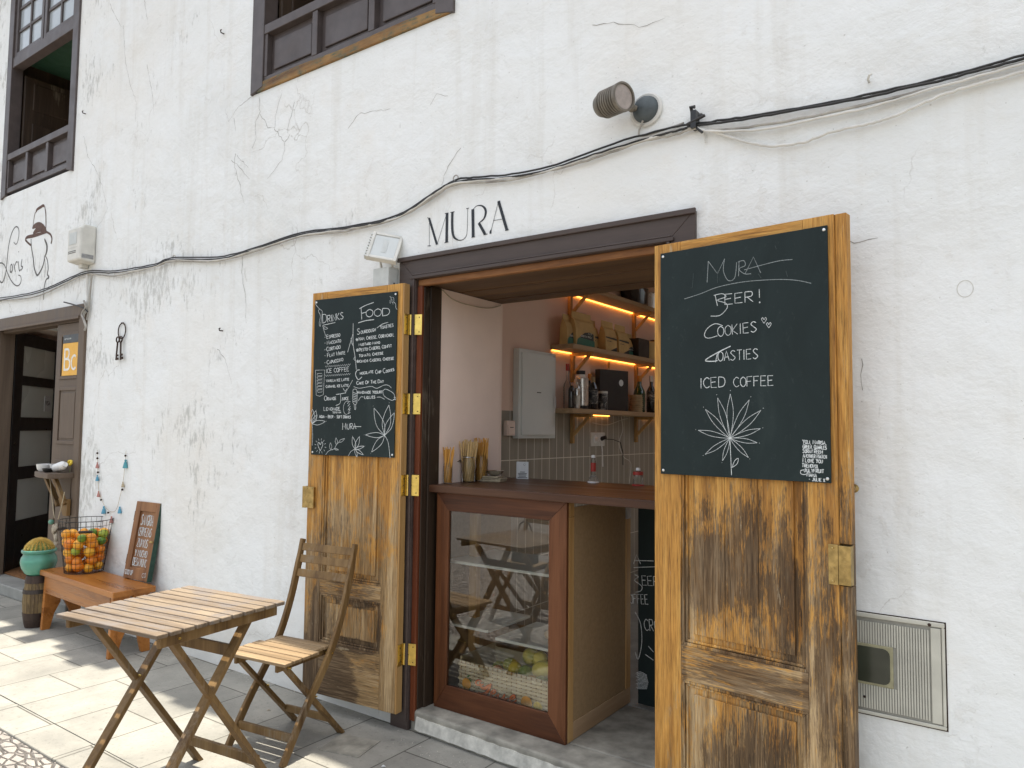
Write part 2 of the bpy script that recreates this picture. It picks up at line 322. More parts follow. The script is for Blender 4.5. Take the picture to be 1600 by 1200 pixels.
M['bread'] = plain('pastry', (.60, .46, .30), .6, var=.15, scale=25, bump=.3)
M['drift'] = plain('driftwood', (.42, .36, .27), .9, var=.25)
M['yellow'] = plain('yellow_petal', (.75, .55, .05), .6)
M['tileroof'] = plain('clay_roof_tile', (.32, .14, .07), .85, var=.3, scale=6)
M['glaze'] = plain('bottle_label', (.6, .58, .52), .6)
M['redcap'] = plain('red_foil', (.35, .03, .02), .4)
M['winegreen'] = plain('dark_green_glass', (.006, .045, .015), .08, coat=.5)
M['winedark'] = plain('dark_bottle', (.012, .010, .008), .12, coat=.5)
M['foil'] = plain('copper_foil', (.5, .22, .05), .4, .6)
M['cork'] = plain('stacked_lids', (.34, .24, .13), .8, var=.2)
M['meterwin'] = plain('smoked_window', (.045, .05, .035), .2, var=.3, scale=5)

def fruit(name, c1, c2, scale=3):
    m, t, b = new_mat(name); N = NT(t); v = N.coord(); g = N.n('ShaderNodeObjectInfo')
    f = N.math('ADD', N.noise(v, 18, 2), N.math('MULTIPLY', N.math('SUBTRACT', g.outputs['Random'], .5), .7))
    N.l(N.ramp(f, [(.35, c1), (.65, c2)]), b.inputs['Base Color']); b.inputs['Roughness'].default_value = .38
    N.l(N.bump(N.noise(v, 420, 2), .25, .001), b.inputs['Normal']); b.inputs['Subsurface Weight'].default_value = 0.0
    return m
M['orange'] = fruit('orange_peel', (.70, .20, .010), (.82, .42, .03)); M['lime'] = fruit('green_citrus', (.10, .22, .02), (.30, .36, .03)); M['lemon'] = fruit('lemon_peel', (.66, .52, .05), (.82, .66, .10))
M['mango'] = fruit('mango_peel', (.34, .34, .03), (.66, .52, .06))

def glass_mat(name, tint=(1, 1, 1), refl=1.0, alpha=True, rough=.0):
    m, t, b = new_mat(name); N = NT(t); out = t.nodes['Material Output']
    fr = N.n('ShaderNodeFresnel'); fr.inputs['IOR'].default_value = 1.52
    tr = N.n('ShaderNodeBsdfTransparent'); tr.inputs[0].default_value = (*tint, 1)
    gl = N.n('ShaderNodeBsdfGlossy'); gl.inputs['Roughness'].default_value = rough
    mx = N.n('ShaderNodeMixShader'); N.l(N.math('MULTIPLY', fr.outputs[0], refl, True), mx.inputs[0]); N.l(tr.outputs[0], mx.inputs[1]); N.l(gl.outputs[0], mx.inputs[2])
    N.l(mx.outputs[0], out.inputs[0]); return m
M['glass'] = glass_mat('display_glass', (.97, .98, .96), 2.9); M['jar'] = glass_mat('jar_glass', (.96, .97, .96), .8)

def tiles_mat():
    m, t, b = new_mat('wall_with_long_tiles'); N = NT(t); v = N.coord(world=True)
    sp = N.n('ShaderNodeSeparateXYZ'); N.l(v, sp.inputs[0])
    Yc, Zc = sp.outputs[1], sp.outputs[2]
    def linemask(c, per, off, w):
        q = N.math('ABSOLUTE', N.math('SUBTRACT', N.math('FRACT', N.math('DIVIDE', N.math('ADD', c, off), per)), .5))
        return N.math('GREATER_THAN', q, .5 - w / per / 2)
    g = N.math('MAXIMUM', linemask(Yc, .104, .0, .006), linemask(Zc, .355, -1.377 + .355 / 1, .006))
    ti = N.ramp(N.noise(N.coord((1, 1, .2), world=True), 9, 3), [(.3, (.215, .20, .165)), (.7, (.29, .27, .22))])
    pk = N.ramp(N.noise(v, 2, 3), [(.3, (.68, .50, .41)), (.7, (.72, .54, .44))])
    ct = N.mix(g, ti, (.68, .65, .56)); up = N.math('GREATER_THAN', Zc, 1.725)
    N.l(N.mix(up, ct, pk), b.inputs['Base Color'])
    N.l(N.mix(up, .3, .8), b.inputs['Roughness']); return m
M['tiles'] = tiles_mat()

# ------------------------------------------------------------------ mesh builder
class MB:
    def __init__(s): s.v = []; s.f = []; s.m = []; s.cur = 0
    def add(s, vs, fs):
        o = len(s.v); s.v += [tuple(p) for p in vs]; s.f += [tuple(o + i for i in f) for f in fs]; s.m += [s.cur] * len(fs); return s
    def box(s, x0, x1, y0, y1, z0, z1, M4=None):
        P = [Vector((x, y, z)) for z in (z0, z1) for y in (y0, y1) for x in (x0, x1)]
        if M4 is not None: P = [M4 @ p for p in P]
        return s.add(P, [(0, 2, 3, 1), (4, 5, 7, 6), (0, 1, 5, 4), (2, 6, 7, 3), (0, 4, 6, 2), (1, 3, 7, 5)])
    def beam(s, a, b, wd, th, up=(0, 0, 1), over=0):
        a, b = Vector(a), Vector(b); d = (b - a).normalized(); a = a - d * over; b = b + d * over
        sd = d.cross(Vector(up)); sd.normalize(); u = sd.cross(d)
        P = [q + sd * (i * wd / 2) + u * (j * th / 2) for q in (a, b) for j in (-1, 1) for i in (-1, 1)]
        return s.add(P, [(0, 1, 3, 2), (4, 6, 7, 5), (0, 4, 5, 1), (2, 3, 7, 6), (0, 2, 6, 4), (1, 5, 7, 3)])
    def tube(s, pts, r, n=8, closed=False, caps=True):
        pts = [Vector(p) for p in pts]; k = len(pts); rs = r if isinstance(r, (list, tuple)) else [r] * k; V = []; F = []
        ref = None
        for i, p in enumerate(pts):
            a = pts[i - 1] if (i > 0 or closed) else p; b = pts[(i + 1) % k] if (i < k - 1 or closed) else p
            d = (b - a).normalized()
            if ref is None: ref = Vector((0, 0, 1)) if abs(d.z) < .9 else Vector((1, 0, 0))
            x = d.cross(ref).normalized(); ref = x.cross(d).normalized(); y = ref
            for j in range(n):
                t = 2 * math.pi * j / n; V.append(p + (x * math.cos(t) + y * math.sin(t)) * rs[i])
        for i in range(k if closed else k - 1):
            for j in range(n):
                q = (i + 1) % k; F.append((i * n + j, i * n + (j + 1) % n, q * n + (j + 1) % n, q * n + j))
        if caps and not closed: F += [tuple(range(n))[::-1], tuple((k - 1) * n + j for j in range(n))]
        return s.add(V, F)
    def lathe(s, prof, c=(0, 0, 0), n=32, M4=None):
        V = []; F = []
        for (r, z) in prof:
            for j in range(n):
                t = 2 * math.pi * j / n; p = Vector((c[0] + r * math.cos(t), c[1] + r * math.sin(t), c[2] + z)); V.append(M4 @ p if M4 is not None else p)
        for i in range(len(prof) - 1):
            for j in range(n): F.append((i * n + j, i * n + (j + 1) % n, (i + 1) * n + (j + 1) % n, (i + 1) * n + j))
        if prof[0][0] > 1e-5 and prof[-1][0] != prof[0][0]: F.append(tuple(range(n))[::-1])
        if prof[-1][0] > 1e-5 and len(prof) > 2: F.append(tuple((len(prof) - 1) * n + j for j in range(n)))
        return s.add(V, F)
    def ball(s, c, r, n=16, sq=(1, 1, 1), M4=None):
        prof = [(math.sin(math.pi * i / (n // 2)) * r, -math.cos(math.pi * i / (n // 2)) * r) for i in range(n // 2 + 1)]; V = []; F = []
        for (q, z) in prof:
            for j in range(n):
                t = 2 * math.pi * j / n; p = Vector((q * math.cos(t) * sq[0], q * math.sin(t) * sq[1], z * sq[2]))
                if M4 is not None: p = M4 @ p
                V.append(p + Vector(c))
        for i in range(len(prof) - 1):
            for j in range(n): F.append((i * n + j, i * n + (j + 1) % n, (i + 1) * n + (j + 1) % n, (i + 1) * n + j))
        return s.add(V, F)
    def prism(s, poly, d):
        """poly: 3-D points of a flat outline, d: extrusion vector"""
        P = [Vector(p) for p in poly]; d = Vector(d); k = len(P)
        F = [tuple(range(k))[::-1], tuple(range(k, 2 * k))] + [(i, (i + 1) % k, k + (i + 1) % k, k + i) for i in range(k)]
        return s.add(P + [p + d for p in P], F)
    def ribbon(s, pts, wd, fn, th=.0012):
        s.k = getattr(s, 'k', 0) + 1; th += (s.k % 23) * .00006
        """flat stroke of paint or chalk: pts 2-D on a surface, fn maps (a, b, off) to 3-D"""
        pts = [Vector((p[0], p[1])) for p in pts]; k = len(pts)
        if k < 2: return s
        ws = wd if isinstance(wd, (list, tuple)) else [wd] * k; L = []; Rr = []
        for i, p in enumerate(pts):
            a = pts[max(i - 1, 0)]; b = pts[min(i + 1, k - 1)]; d = (b - a)
            if d.length < 1e-9: d = Vector((1, 0))
            d.normalize(); nrm = Vector((-d.y, d.x)) * ws[i] / 2; L.append(p + nrm); Rr.append(p - nrm)
        V = [fn(q.x, q.y, th) for q in L] + [fn(q.x, q.y, th) for q in Rr]
        return s.add(V, [(i, i + 1, k + i + 1, k + i) for i in range(k - 1)])
    def build(s, name, mats, parent=None, smooth=False, bevel=0.0, loc=None, rot=None, seg=2, auto=None):
        me = bpy.data.meshes.new(name); me.from_pydata([tuple(p) for p in s.v], [], s.f); mats = mats if isinstance(mats, list) else [mats]
        for q in mats: me.materials.append(q if not isinstance(q, str) else M[q])
        for p, mi in zip(me.polygons, s.m): p.material_index = mi
        bm = bmesh.new(); bm.from_mesh(me); bmesh.ops.recalc_face_normals(bm, faces=bm.faces); bm.to_mesh(me); bm.free()
        if smooth:
            for p in me.polygons: p.use_smooth = True
            try: me.set_sharp_from_angle(angle=R(38))
            except Exception: pass
        o = bpy.data.objects.new(name, me); col.objects.link(o)
        if parent: o.parent = parent
        if loc: o.location = loc
        if rot: o.rotation_euler = rot
        if bevel:
            b = o.modifiers.new('bevel', 'BEVEL'); b.width = bevel; b.segments = seg; b.limit_method = 'ANGLE'; b.angle_limit = R(50); b.harden_normals = False
        return o

def tag(o, label, cat=None, group=None, kind=None):
    if label: o['label'] = label
    if cat: o['category'] = cat
    if group: o['group'] = group
    if kind: o['kind'] = kind
    return o
def empty(name, loc=(0, 0, 0), rz=0.0, label=None, cat=None, group=None):
    o = bpy.data.objects.new(name, None); col.objects.link(o); o.location = loc; o.rotation_euler = (0, 0, rz); o.empty_display_size = .1
    return tag(o, label, cat, group)
def copy_tree(o, parent=None):
    c = o.copy(); col.objects.link(c); c.parent = parent
    for ch in list(o.children): copy_tree(ch, c)
    return c
def smooth_line(pts, n=6, closed=False):
    P = [Vector(p) for p in pts]; k = len(P); out = []
    rng = range(k if closed else k - 1)
    for i in rng:
        p0 = P[(i - 1) % k] if (closed or i > 0) else P[i]; p1 = P[i]; p2 = P[(i + 1) % k]; p3 = P[(i + 2) % k] if (closed or i + 2 < k) else p2
        for j in range(n):
            t = j / n; out.append(.5 * ((2 * p1) + (p2 - p0) * t + (2 * p0 - 5 * p1 + 4 * p2 - p3) * t * t + (3 * p1 - p0 - 3 * p2 + p3) * t ** 3))
    out.append(P[0] if closed else P[-1]); return out

# ------------------------------------------------------------------ chalk alphabet
GL = {
 'A': '0,0 .28,1 .56,0|.1,.38 .48,.38', 'B': '0,0 0,1|~0,1 .42,.95 .42,.6 0,.52|~0,.52 .52,.5 .5,.04 0,0', 'C': '~.55,.85 .3,1 .02,.7 .02,.3 .28,0 .56,.14',
 'D': '0,0 0,1|~0,1 .45,.9 .58,.5 .42,.1 0,0', 'E': '.5,1 0,1 0,0 .52,0|0,.52 .42,.54', 'F': '.52,1 0,1 0,0|0,.52 .4,.54', 'G': '~.55,.85 .3,1 .02,.7 .02,.3 .28,0 .54,.12 .56,.42|.3,.42 .58,.42',
 'H': '0,0 0,1|.5,0 .5,1|0,.5 .5,.5', 'I': '.05,0 .05,1', 'J': '~.36,1 .38,.3 .25,0 0,.15', 'K': '0,0 0,1|.48,1 .02,.45 .5,0', 'L': '0,1 0,0 .46,0', 'M': '0,0 .04,1 .32,.35 .6,1 .66,0',
 'N': '0,0 0,1 .5,0 .5,1', 'O': '~.3,1 .04,.75 .04,.25 .3,0 .56,.25 .56,.75 .3,1', 'P': '0,0 0,1|~0,1 .45,.95 .45,.5 0,.46', 'Q': '~.3,1 .04,.75 .04,.25 .3,0 .56,.25 .56,.75 .3,1|.35,.2 .6,-.1',
 'R': '0,0 0,1|~0,1 .45,.95 .44,.55 0,.48|.15,.48 .52,0', 'S': '~.5,.88 .25,1 .04,.78 .28,.5 .5,.25 .25,0 0,.12', 'T': '0,1 .56,1|.28,1 .28,0', 'U': '~0,1 .02,.3 .26,0 .5,.3 .52,1', 'V': '0,1 .27,0 .54,1',
 'W': '0,1 .16,0 .34,.7 .52,0 .7,1', 'X': '0,0 .5,1|0,1 .5,0', 'Y': '0,1 .26,.5|.52,1 .2,0', 'Z': '0,1 .5,1 0,0 .52,0', '!': '.1,1 .08,.3|.08,.08 .08,.0', ',': '.1,.05 .04,-.18', '.': '.05,.06 .08,.0', '-': '.05,.45 .4,.45',
 '1': '0,.8 .15,1 .15,0', '6': '~.4,1 .05,.5 .1,.05 .4,.1 .4,.4 .08,.4', '0': '~.25,1 .02,.5 .25,0 .48,.5 .25,1', '/': '0,0 .35,1', "'": '.05,1 .05,.8',
}
GW = {'I': .16, 'M': .74, 'W': .78, ' ': .34, '!': .22, ',': .2, '.': .2, "'": .16, '1': .3}
def glyph(ch):
    out = []
    for part in GL.get(ch, '').split('|'):
        if not part: continue
        sm = part.startswith('~'); pts = [tuple(float(q) for q in p.split(',')) for p in part.lstrip('~').split()]
        out.append(smooth_line([Vector((p[0], p[1])) for p in pts], 5) if sm else [Vector(p) for p in pts])
    return out
def write(mb, txt, a, b, h, fn, wd=.003, big=1.0, jit=.04, slant=.0, rnd=random.Random(3)):
    """chalk lettering fitted between baseline points a and b; big enlarges each word's first letter"""
    adv = []; first = True
    for ch in txt:
        s = big if (first and ch not in " ,.-") else 1.0; adv.append((ch, s)); first = ch == ' '
    W = sum((GW.get(c, .56) + .14) * s for c, s in adv); a = Vector(a); b = Vector(b); sx = (b - a).length / W; d = (b - a).normalized(); n = Vector((-d.y, d.x)); x = 0
    for ch, s in adv:
        for line in glyph(ch):
            P = [a + d * ((x + (p.x + slant * p.y) * s) * sx + rnd.uniform(-jit, jit) * sx * .5) + n * (p.y * h * s + rnd.uniform(-jit, jit) * h * .5) for p in line] if len(line) < 6 else \
                [a + d * ((x + (p.x + slant * p.y) * s) * sx) + n * (p.y * h * s) for p in line]
            mb.ribbon(P, wd * rnd.uniform(.85, 1.2), fn)
        x += (GW.get(ch, .56) + .14) * s
    return mb

# ================================================================== THE SETTING
def sheet(name, x0, x1, y0, y1, z, mat, nx=1, ny=1):
    mb = MB(); V = [(x0 + (x1 - x0) * i / nx, y0 + (y1 - y0) * j / ny, z) for j in range(ny + 1) for i in range(nx + 1)]
    F = [(j * (nx + 1) + i, j * (nx + 1) + i + 1, (j + 1) * (nx + 1) + i + 1, (j + 1) * (nx + 1) + i) for j in range(ny) for i in range(nx)]
    mb.add(V, F); return tag(mb.build(name, mat), None, kind='structure')
sheet('street', -120, 120, -120, .3, -.012, 'cobble')
pv = MB(); pv.box(-15, 8, -1.08, 0, -.05, 0.0); tag(pv.build('pavement', 'pave'), None, kind='structure')
kb = MB()
x = -15.0; rk = random.Random(4)
while x < 8:
    L = rk.uniform(.8, 1.25); kb.box(x + .003, x + L - .003, -1.275, -1.084, -.05, rk.uniform(-.001, .003)); x += L
tag(kb.build('kerb', 'pave', bevel=.006), None, kind='structure')

# ------------------------------------------------------------------ the white house
house = empty('house', (0, 0, 0), 0, 'white plastered house with cracked walls, dark wooden windows and two shop doorways', 'house')
HOLES = [(-4.30, -2.53, 3.86, 5.35), (-8.45, -6.94, 3.87, 6.0), (-8.43, -6.56, -.1, 2.58), (-2.745, -1.25, -.1, 2.43)]
def wall_with_holes(x0, x1, z0, z1, y0, y1, holes):
    mb = MB(); xs = sorted({x0, x1, -10.5} | {h[0] for h in holes} | {h[1] for h in holes}); zs = sorted({z0, z1} | {h[2] for h in holes} | {h[3] for h in holes})
    inside = lambda a, b: any(h[0] < a < h[1] and h[2] < b < h[3] for h in holes)
    for i in range(len(xs) - 1):
        for j in range(len(zs) - 1):
            a, b, c, d = xs[i], xs[i + 1], zs[j], zs[j + 1]
            if inside((a + b) / 2, (c + d) / 2): continue
            mb.add([(a, y0, c), (b, y0, c), (b, y0, d), (a, y0, d)], [(0, 1, 2, 3)])
            if -10.5 < (a + b) / 2 < -8.4 and d < 2.7: continue
            mb.add([(a, y1, c), (b, y1, c), (b, y1, d), (a, y1, d)], [(3, 2, 1, 0)])
    for h in holes + [(x0, x1, z0, z1)]:
        a, b, c, d = h
        if a != -8.43: mb.add([(a, y0, c), (a, y1, c), (a, y1, d), (a, y0, d)], [(0, 1, 2, 3)])
        mb.add([(b, y0, c), (b, y1, c), (b, y1, d), (b, y0, d)], [(3, 2, 1, 0)])
        mb.add([(a, y0, d), (a, y1, d), (b, y1, d), (b, y0, d)], [(0, 1, 2, 3)]); mb.add([(a, y0, c), (a, y1, c), (b, y1, c), (b, y0, c)], [(3, 2, 1, 0)])
    return mb
wm = wall_with_holes(-15, 7, -.1, 6.5, 0, .755, HOLES)
wo = wm.build('wall', 'wall', house)
bm = bmesh.new(); bm.from_mesh(wo.data); bmesh.ops.remove_doubles(bm, verts=bm.verts, dist=.0005); bm.to_mesh(wo.data); bm.free()
# low uneven plinth of plaster at the foot of the wall
# eave with overhanging clay tiles: its scalloped edge throws the jagged shadow on the pavement
ev = MB(); ev.box(-15, 7, -.20, 1.2, 6.5, 6.56); ev.build('eave', 'white_edge', house)
rt = MB(); x = -15; rr = random.Random(11)
while x < 7:
    ln = rr.choice([.22, .29, .36, .33]) + rr.uniform(-.03, .03); n = 8; P = []
    for (yy, zz) in ((-ln, 6.56), (1.2, 6.95)):
        for k in range(n + 1):
            t = math.pi * k / n; P.append((x + .105 - math.cos(t) * .105, yy, zz + math.sin(t) * .07))
    rt.add(P, [(k, k + 1, n + 1 + k + 1, n + 1 + k) for k in range(n)]); x += .21
rt.build('roof_tiles', 'tileroof', house)

# doorway of the bar: frame, soffit, jambs, room
fr = MB()
def architrave(mb, xl, xr, zt, wv, wh, y=-.022, bot=0.0):
    """mitred frame of flat boards with a bead along the inner edge"""
    a = [(xl, y, bot), (xl + wv, y, bot), (xl + wv, y, zt - wh), (xl, y, zt)]; mb.prism(a, (0, .03, 0))
    a = [(xl, y, zt), (xl + wv, y, zt - wh), (xr - wv, y, zt - wh), (xr, y, zt)]; mb.prism(a, (0, .03, 0))
    a = [(xr, y, bot), (xr - wv, y, bot), (xr - wv, y, zt - wh), (xr, y, zt)]; mb.prism(a, (0, .03, 0))
architrave(fr, -2.865, -1.145, 2.535, .125, .125)
fr.box(-2.872, -1.138, -.036, -.0225, 2.517, 2.541)                       # drip bead along the top
fr.box(-2.772, -1.238, -.034, -.0225, 2.412, 2.430); fr.box(-2.758, -1.252, -.029, -.0225, 2.432, 2.440)
fr.box(-2.755, -2.741, -.034, -.0225, .05, 2.411); fr.box(-1.269, -1.255, -.034, -.0225, .05, 2.411)
fr.build('door_frame', 'brown', house, bevel=.003)
lt = MB(); lt.box(-2.738, -1.255, -.004, .030, 2.375, 2.412); lt.build('lintel', 'lintelrough', house, bevel=.006)
sf = MB()
for k in range(5): sf.box(-2.742, -1.252, .032 + k * .145, .032 + k * .145 + .141, 2.385 + (k % 2) * .004, 2.425)
sf.build('soffit', 'soffit', house, bevel=.002)
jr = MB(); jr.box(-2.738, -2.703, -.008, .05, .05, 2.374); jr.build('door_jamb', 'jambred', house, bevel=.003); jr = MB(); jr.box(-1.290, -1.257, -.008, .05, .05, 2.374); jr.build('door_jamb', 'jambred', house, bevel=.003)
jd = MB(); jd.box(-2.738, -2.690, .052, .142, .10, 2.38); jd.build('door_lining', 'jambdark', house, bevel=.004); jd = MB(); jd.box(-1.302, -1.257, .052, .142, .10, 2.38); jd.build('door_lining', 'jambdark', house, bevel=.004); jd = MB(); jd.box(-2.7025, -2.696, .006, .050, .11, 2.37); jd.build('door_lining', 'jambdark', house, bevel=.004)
pk = MB()
n = 14; zt = lambda y: 2.385 - .0 * y
pts = [(-2.740, .144), (-2.700, .146), (-2.704, .30), (-2.712, .50), (-2.716, .735), (-2.722, .765), (-2.76, .77)]
pk.prism([(p[0], p[1], .1) for p in pts], (0, 0, 2.283))
pk.build('reveal_plaster', 'plasterpink', house); pk = MB(); pk.prism([(-1.255, .144, .1), (-1.30, .146, .1), (-1.28, .76, .1), (-1.22, .77, .1)], (0, 0, 2.283))
pk.build('reveal_plaster', 'plasterpink', house, smooth=False)
rm = MB()
rm.add([(-3, .757, .1), (-3, 4.4, .1), (-3, 4.4, 3.0), (-3, .757, 3.0)], [(0, 1, 2, 3)]); rm.build('tiled_side_wall', 'tiles', house)
rm = MB()
rm.add([(-3, 4.4, .1), (1, 4.4, .1), (1, 4.4, 3.0), (-3, 4.4, 3.0)], [(0, 1, 2, 3)]); rm.add([(1, .757, .1), (1, 4.4, .1), (1, 4.4, 3), (1, .757, 3)], [(0, 1, 2, 3)])
for (a0, a1, b0, b1) in ((-3, -1.5, .757, 4.4), (.2, 1, .757, 4.4), (-1.5, .2, .757, 2.1), (-1.5, .2, 3.9, 4.4)): rm.box(a0, a1, b0, b1, 3.0, 3.05)  # ceiling pieces leave an unseen opening, added so daylight brightens the room
rm.build('room_shell', 'plasterpink', house)
th = MB(); th.prism([(-2.735, .143, -.02), (-2.735, -.004, -.02), (-1.10, -.076, -.02), (-1.10, -.0005, -.02), (-1.265, .001, -.02), (-1.265, .143, -.02)], (0, 0, .128)); th.box(-2.70, -1.30, .143, .757, -.02, .106); th.build('threshold', 'sill_stone', house, bevel=.015, seg=3)
tf = MB(); tf.box(-3, 1, .758, 4.4, 0, .104); tf.build('room_floor', 'tilefloor', house)
rs = MB(); rr2 = random.Random(6); top = []; botm = []
for k in range(41):
    t = k / 40; x = -2.685 + 1.6 * t; y = -.0125 - .0725 * t * .9; top.append((x, y, .080 + rr2.uniform(-.003, .002))); botm.append((x, y - .008, .018 + rr2.uniform(-.004, .003)))
rs.add([(p[0], p[1] - .004, p[2]) for p in botm] + top + [(p[0], p[1] + .02, p[2]) for p in top], [(k, k + 1, 42 + k, 41 + k) for k in range(40)] + [(41 + k, 42 + k, 83 + k, 82 + k) for k in range(40)]); rs.build('step_riser', plain('worn_whitewash', (.46, .45, .40), .85, var=.3, scale=18, bump=.6), house)

sw = MB(); sw.tube(smooth_line([(-2.694, .15, 2.375), (-2.697, .25, 2.335), (-2.70, .42, 2.325), (-2.708, .60, 2.335), (-2.712, .73, 2.372)], 5), .003, 6); tag(sw.build('loose_wire', 'rope', smooth=True), 'thin beige wire sagging across the top of the pink reveal', 'wire')

# painted wall drawings: a thin coat on the plaster
W = lambda x, z, t: (x, -t, z)
def wpx(pts, k, ox, oy): return [(lambda q: (q.x, q.z))(on_wall(ox + p[0] / k, oy + p[1] / k)) for p in pts]
lm = MB(); q7 = lambda *pts: wpx(pts, 5.333, 560, 300); mm = .00078
thin = 3.2 * mm
for pts, ws in [
    ([(592, 218), (592, 448)], thin), ([(590, 218), (655, 437)], 19 * mm), ([(657, 437), (737, 180)], thin), ([(740, 178), (736, 420)], 24 * mm),
    ([(578, 449), (604, 449)], 5 * mm), ([(718, 424), (752, 416)], 5 * mm), ([(576, 215), (600, 221)], 5 * mm), ([(722, 180), (752, 175)], 5 * mm), ([(648, 437), (666, 434)], 4 * mm),
    ([(768, 171), (802, 165)], 5 * mm), ([(900, 140), (922, 135)], 5 * mm), ([(944, 379), (974, 373)], 5 * mm), ([(944, 148), (966, 144)], 4 * mm), ([(1044, 358), (1076, 350)], 5 * mm),
    ([(1224, 323), (1256, 315)], 5 * mm), ([(1160, 79), (1184, 75)], 4 * mm), ([(1005, 258), (1058, 354)], 20 * mm), ([(955, 146), (958, 376)], 24 * mm),
    ([(1168, 80), (1108, 322)], thin), ([(1170, 79), (1240, 320)], 22 * mm), ([(1126, 239), (1200, 227)], thin)]:
    lm.ribbon(q7(*pts), ws, W)
def tap(pts, ws):
    P = smooth_line([Vector(p) for p in q7(*pts)], 8); k = len(P); out = []
    for i in range(k):
        t = i / (k - 1) * (len(ws) - 1); a = int(min(t, len(ws) - 2)); out.append((ws[a] + (ws[a + 1] - ws[a]) * (t - a)) * mm)
    lm.ribbon(P, out, W)
tap([(785, 168), (783, 250), (786, 330), (800, 378), (832, 402)], [20, 20, 20, 16, 8]); tap([(832, 402), (870, 398), (900, 365), (908, 300), (912, 138)], [8, 5, 4, 3.5, 3.5])
tap([(955, 148), (985, 118), (1025, 114), (1055, 138), (1062, 175), (1045, 225), (1003, 260)], [4, 5, 9, 17, 19, 12, 5]); tap([(1108, 315), (1102, 330), (1102, 348)], [6, 16, 14])
lm.build('painted_name', 'paint', house)
dm = MB(); q6 = lambda *pts: wpx(pts, 6, 0, 300)
def stroke(mb, pts, w0, q=q6, w1=None, sm=True):
    P = [Vector(p) for p in q(*pts)]; P = smooth_line(P, 6) if sm else P; k = len(P); w1 = w0 if w1 is None else w1
    mb.ribbon(P, [w0 + (w1 - w0) * math.sin(math.pi * i / (k - 1)) for i in range(k)], W)
for p_, a, b in [([(340, 185), (348, 165), (385, 140), (405, 128), (418, 135)], .02, .03), ([(348, 180), (330, 200), (318, 260), (310, 335)], .008, .012), ([(420, 135), (430, 200), (432, 290), (430, 370)], .010, .018),
    ([(305, 340), (330, 318), (370, 312), (410, 335), (435, 372)], .02, .06), ([(312, 392), (340, 362), (380, 350), (430, 372)], .02, .055), ([(238, 448), (255, 425), (310, 412), (370, 395), (440, 375)], .02, .035),
    ([(440, 375), (475, 400), (488, 440), (480, 485)], .02, .02), ([(238, 448), (262, 475), (292, 500)], .02, .02)]:
    stroke(dm, p_, a, w1=b)
dm.build('painted_hat', 'brownpaint', house)
dm = MB()
for p_, a, b in [([(292, 440), (296, 520), (312, 620), (322, 710), (345, 775), (365, 768), (400, 700), (415, 640), (418, 595)], .012, .02), ([(418, 440), (440, 500), (438, 560), (425, 598)], .015, .03),
    ([(425, 598), (445, 640), (452, 720), (445, 770), (460, 800), (432, 825), (415, 900), (410, 1010)], .010, .016), ([(418, 600), (425, 700), (420, 800)], .006, .006),
    ([(130, 470), (148, 490), (165, 470), (178, 400), (175, 345), (155, 325), (128, 350), (100, 420), (80, 520), (68, 640), (62, 700), (50, 780), (25, 845), (0, 835), (-25, 770), (-20, 690), (10, 665), (45, 690), (80, 780), (120, 850), (160, 880), (190, 860), (200, 815), (190, 785), (172, 780)], .008, .014),
    ([(100, 690), (96, 740), (108, 752), (120, 720), (112, 680), (100, 690)], .010, .016), ([(130, 672), (145, 750)], .010, .014), ([(140, 690), (155, 655), (165, 660)], .01, .012), ([(172, 650), (182, 735), (195, 725)], .01, .014), ([(208, 630), (200, 690), (214, 705), (198, 735)], .01, .014), ([(175, 560), (180, 562)], .01, .01)]:
    stroke(dm, p_, a, w1=b)
dm.build('painted_script', 'greypaint', house)
# the long cracks one can follow across the plaster
cr = MB(); rc = random.Random(5)
def crack(pts, wd, k=1, ox=0, oy=0):
    P = [Vector(p) for p in wpx(pts, k, ox, oy)]; Q = []
    for a, b in zip(P[:-1], P[1:]):
        nseg = max(2, int((b - a).length / .025))
        for i in range(nseg):
            t = i / nseg; Q.append(a.lerp(b, t) + Vector((rc.uniform(-1, 1), rc.uniform(-1, 1))) * .006)
    Q.append(P[-1]); kk = len(Q); cr.ribbon(Q, [wd * rc.uniform(.35, 1.2) * (1 - .6 * i / kk) for i in range(kk)], W, .0008)
for c_ in [[(405, 152), (406, 175), (399, 190), (400, 215), (394, 232)], [(406, 178), (416, 190), (418, 200), (429, 198), (431, 182), (440, 146)], [(429, 200), (444, 222), (446, 235), (440, 250), (428, 268), (417, 281)], [(446, 222), (453, 210)],
           [(460, 160), (457, 175), (451, 195), (450, 208)], [(393, 152), (370, 170), (357, 190), (352, 170)], [(366, 185), (368, 205)], [(368, 240), (367, 262), (375, 290), (382, 318)], [(370, 243), (388, 262)],
           [(193, 40), (196, 95), (203, 130), (213, 160), (212, 190)], [(230, 100), (234, 125), (239, 150), (241, 180)], [(172, 5), (180, 25), (193, 45)], [(131, 212), (138, 245), (150, 265), (160, 290), (168, 325), (160, 345), (152, 355)],
           [(226, 0), (232, 40)], [(380, 395), (378, 420), (384, 470), (385, 505)], [(362, 250), (375, 262), (390, 280)], [(340, 545), (352, 560), (362, 600)], [(672, 165), (682, 148), (700, 150)], [(720, 230), (700, 260), (690, 290)],
           [(925, 40), (960, 35), (1000, 42), (1040, 28)], [(1300, 372), (1345, 380), (1372, 372)], [(1345, 560), (1348, 610)], [(545, 200), (560, 178), (610, 170)]]:
    crack(c_, .0042)
cr.build('crack', 'crack', house)
rg = MB(); c = on_wall(1508, 451)
rg.tube([(c.x + .024 * math.cos(t * .2618), .0002, c.z + .029 * math.sin(t * .2618)) for t in range(24)], .0017, 6, True); rg.build('patch_ring', plain('patch_grey', (.58, .57, .53), .9), house)

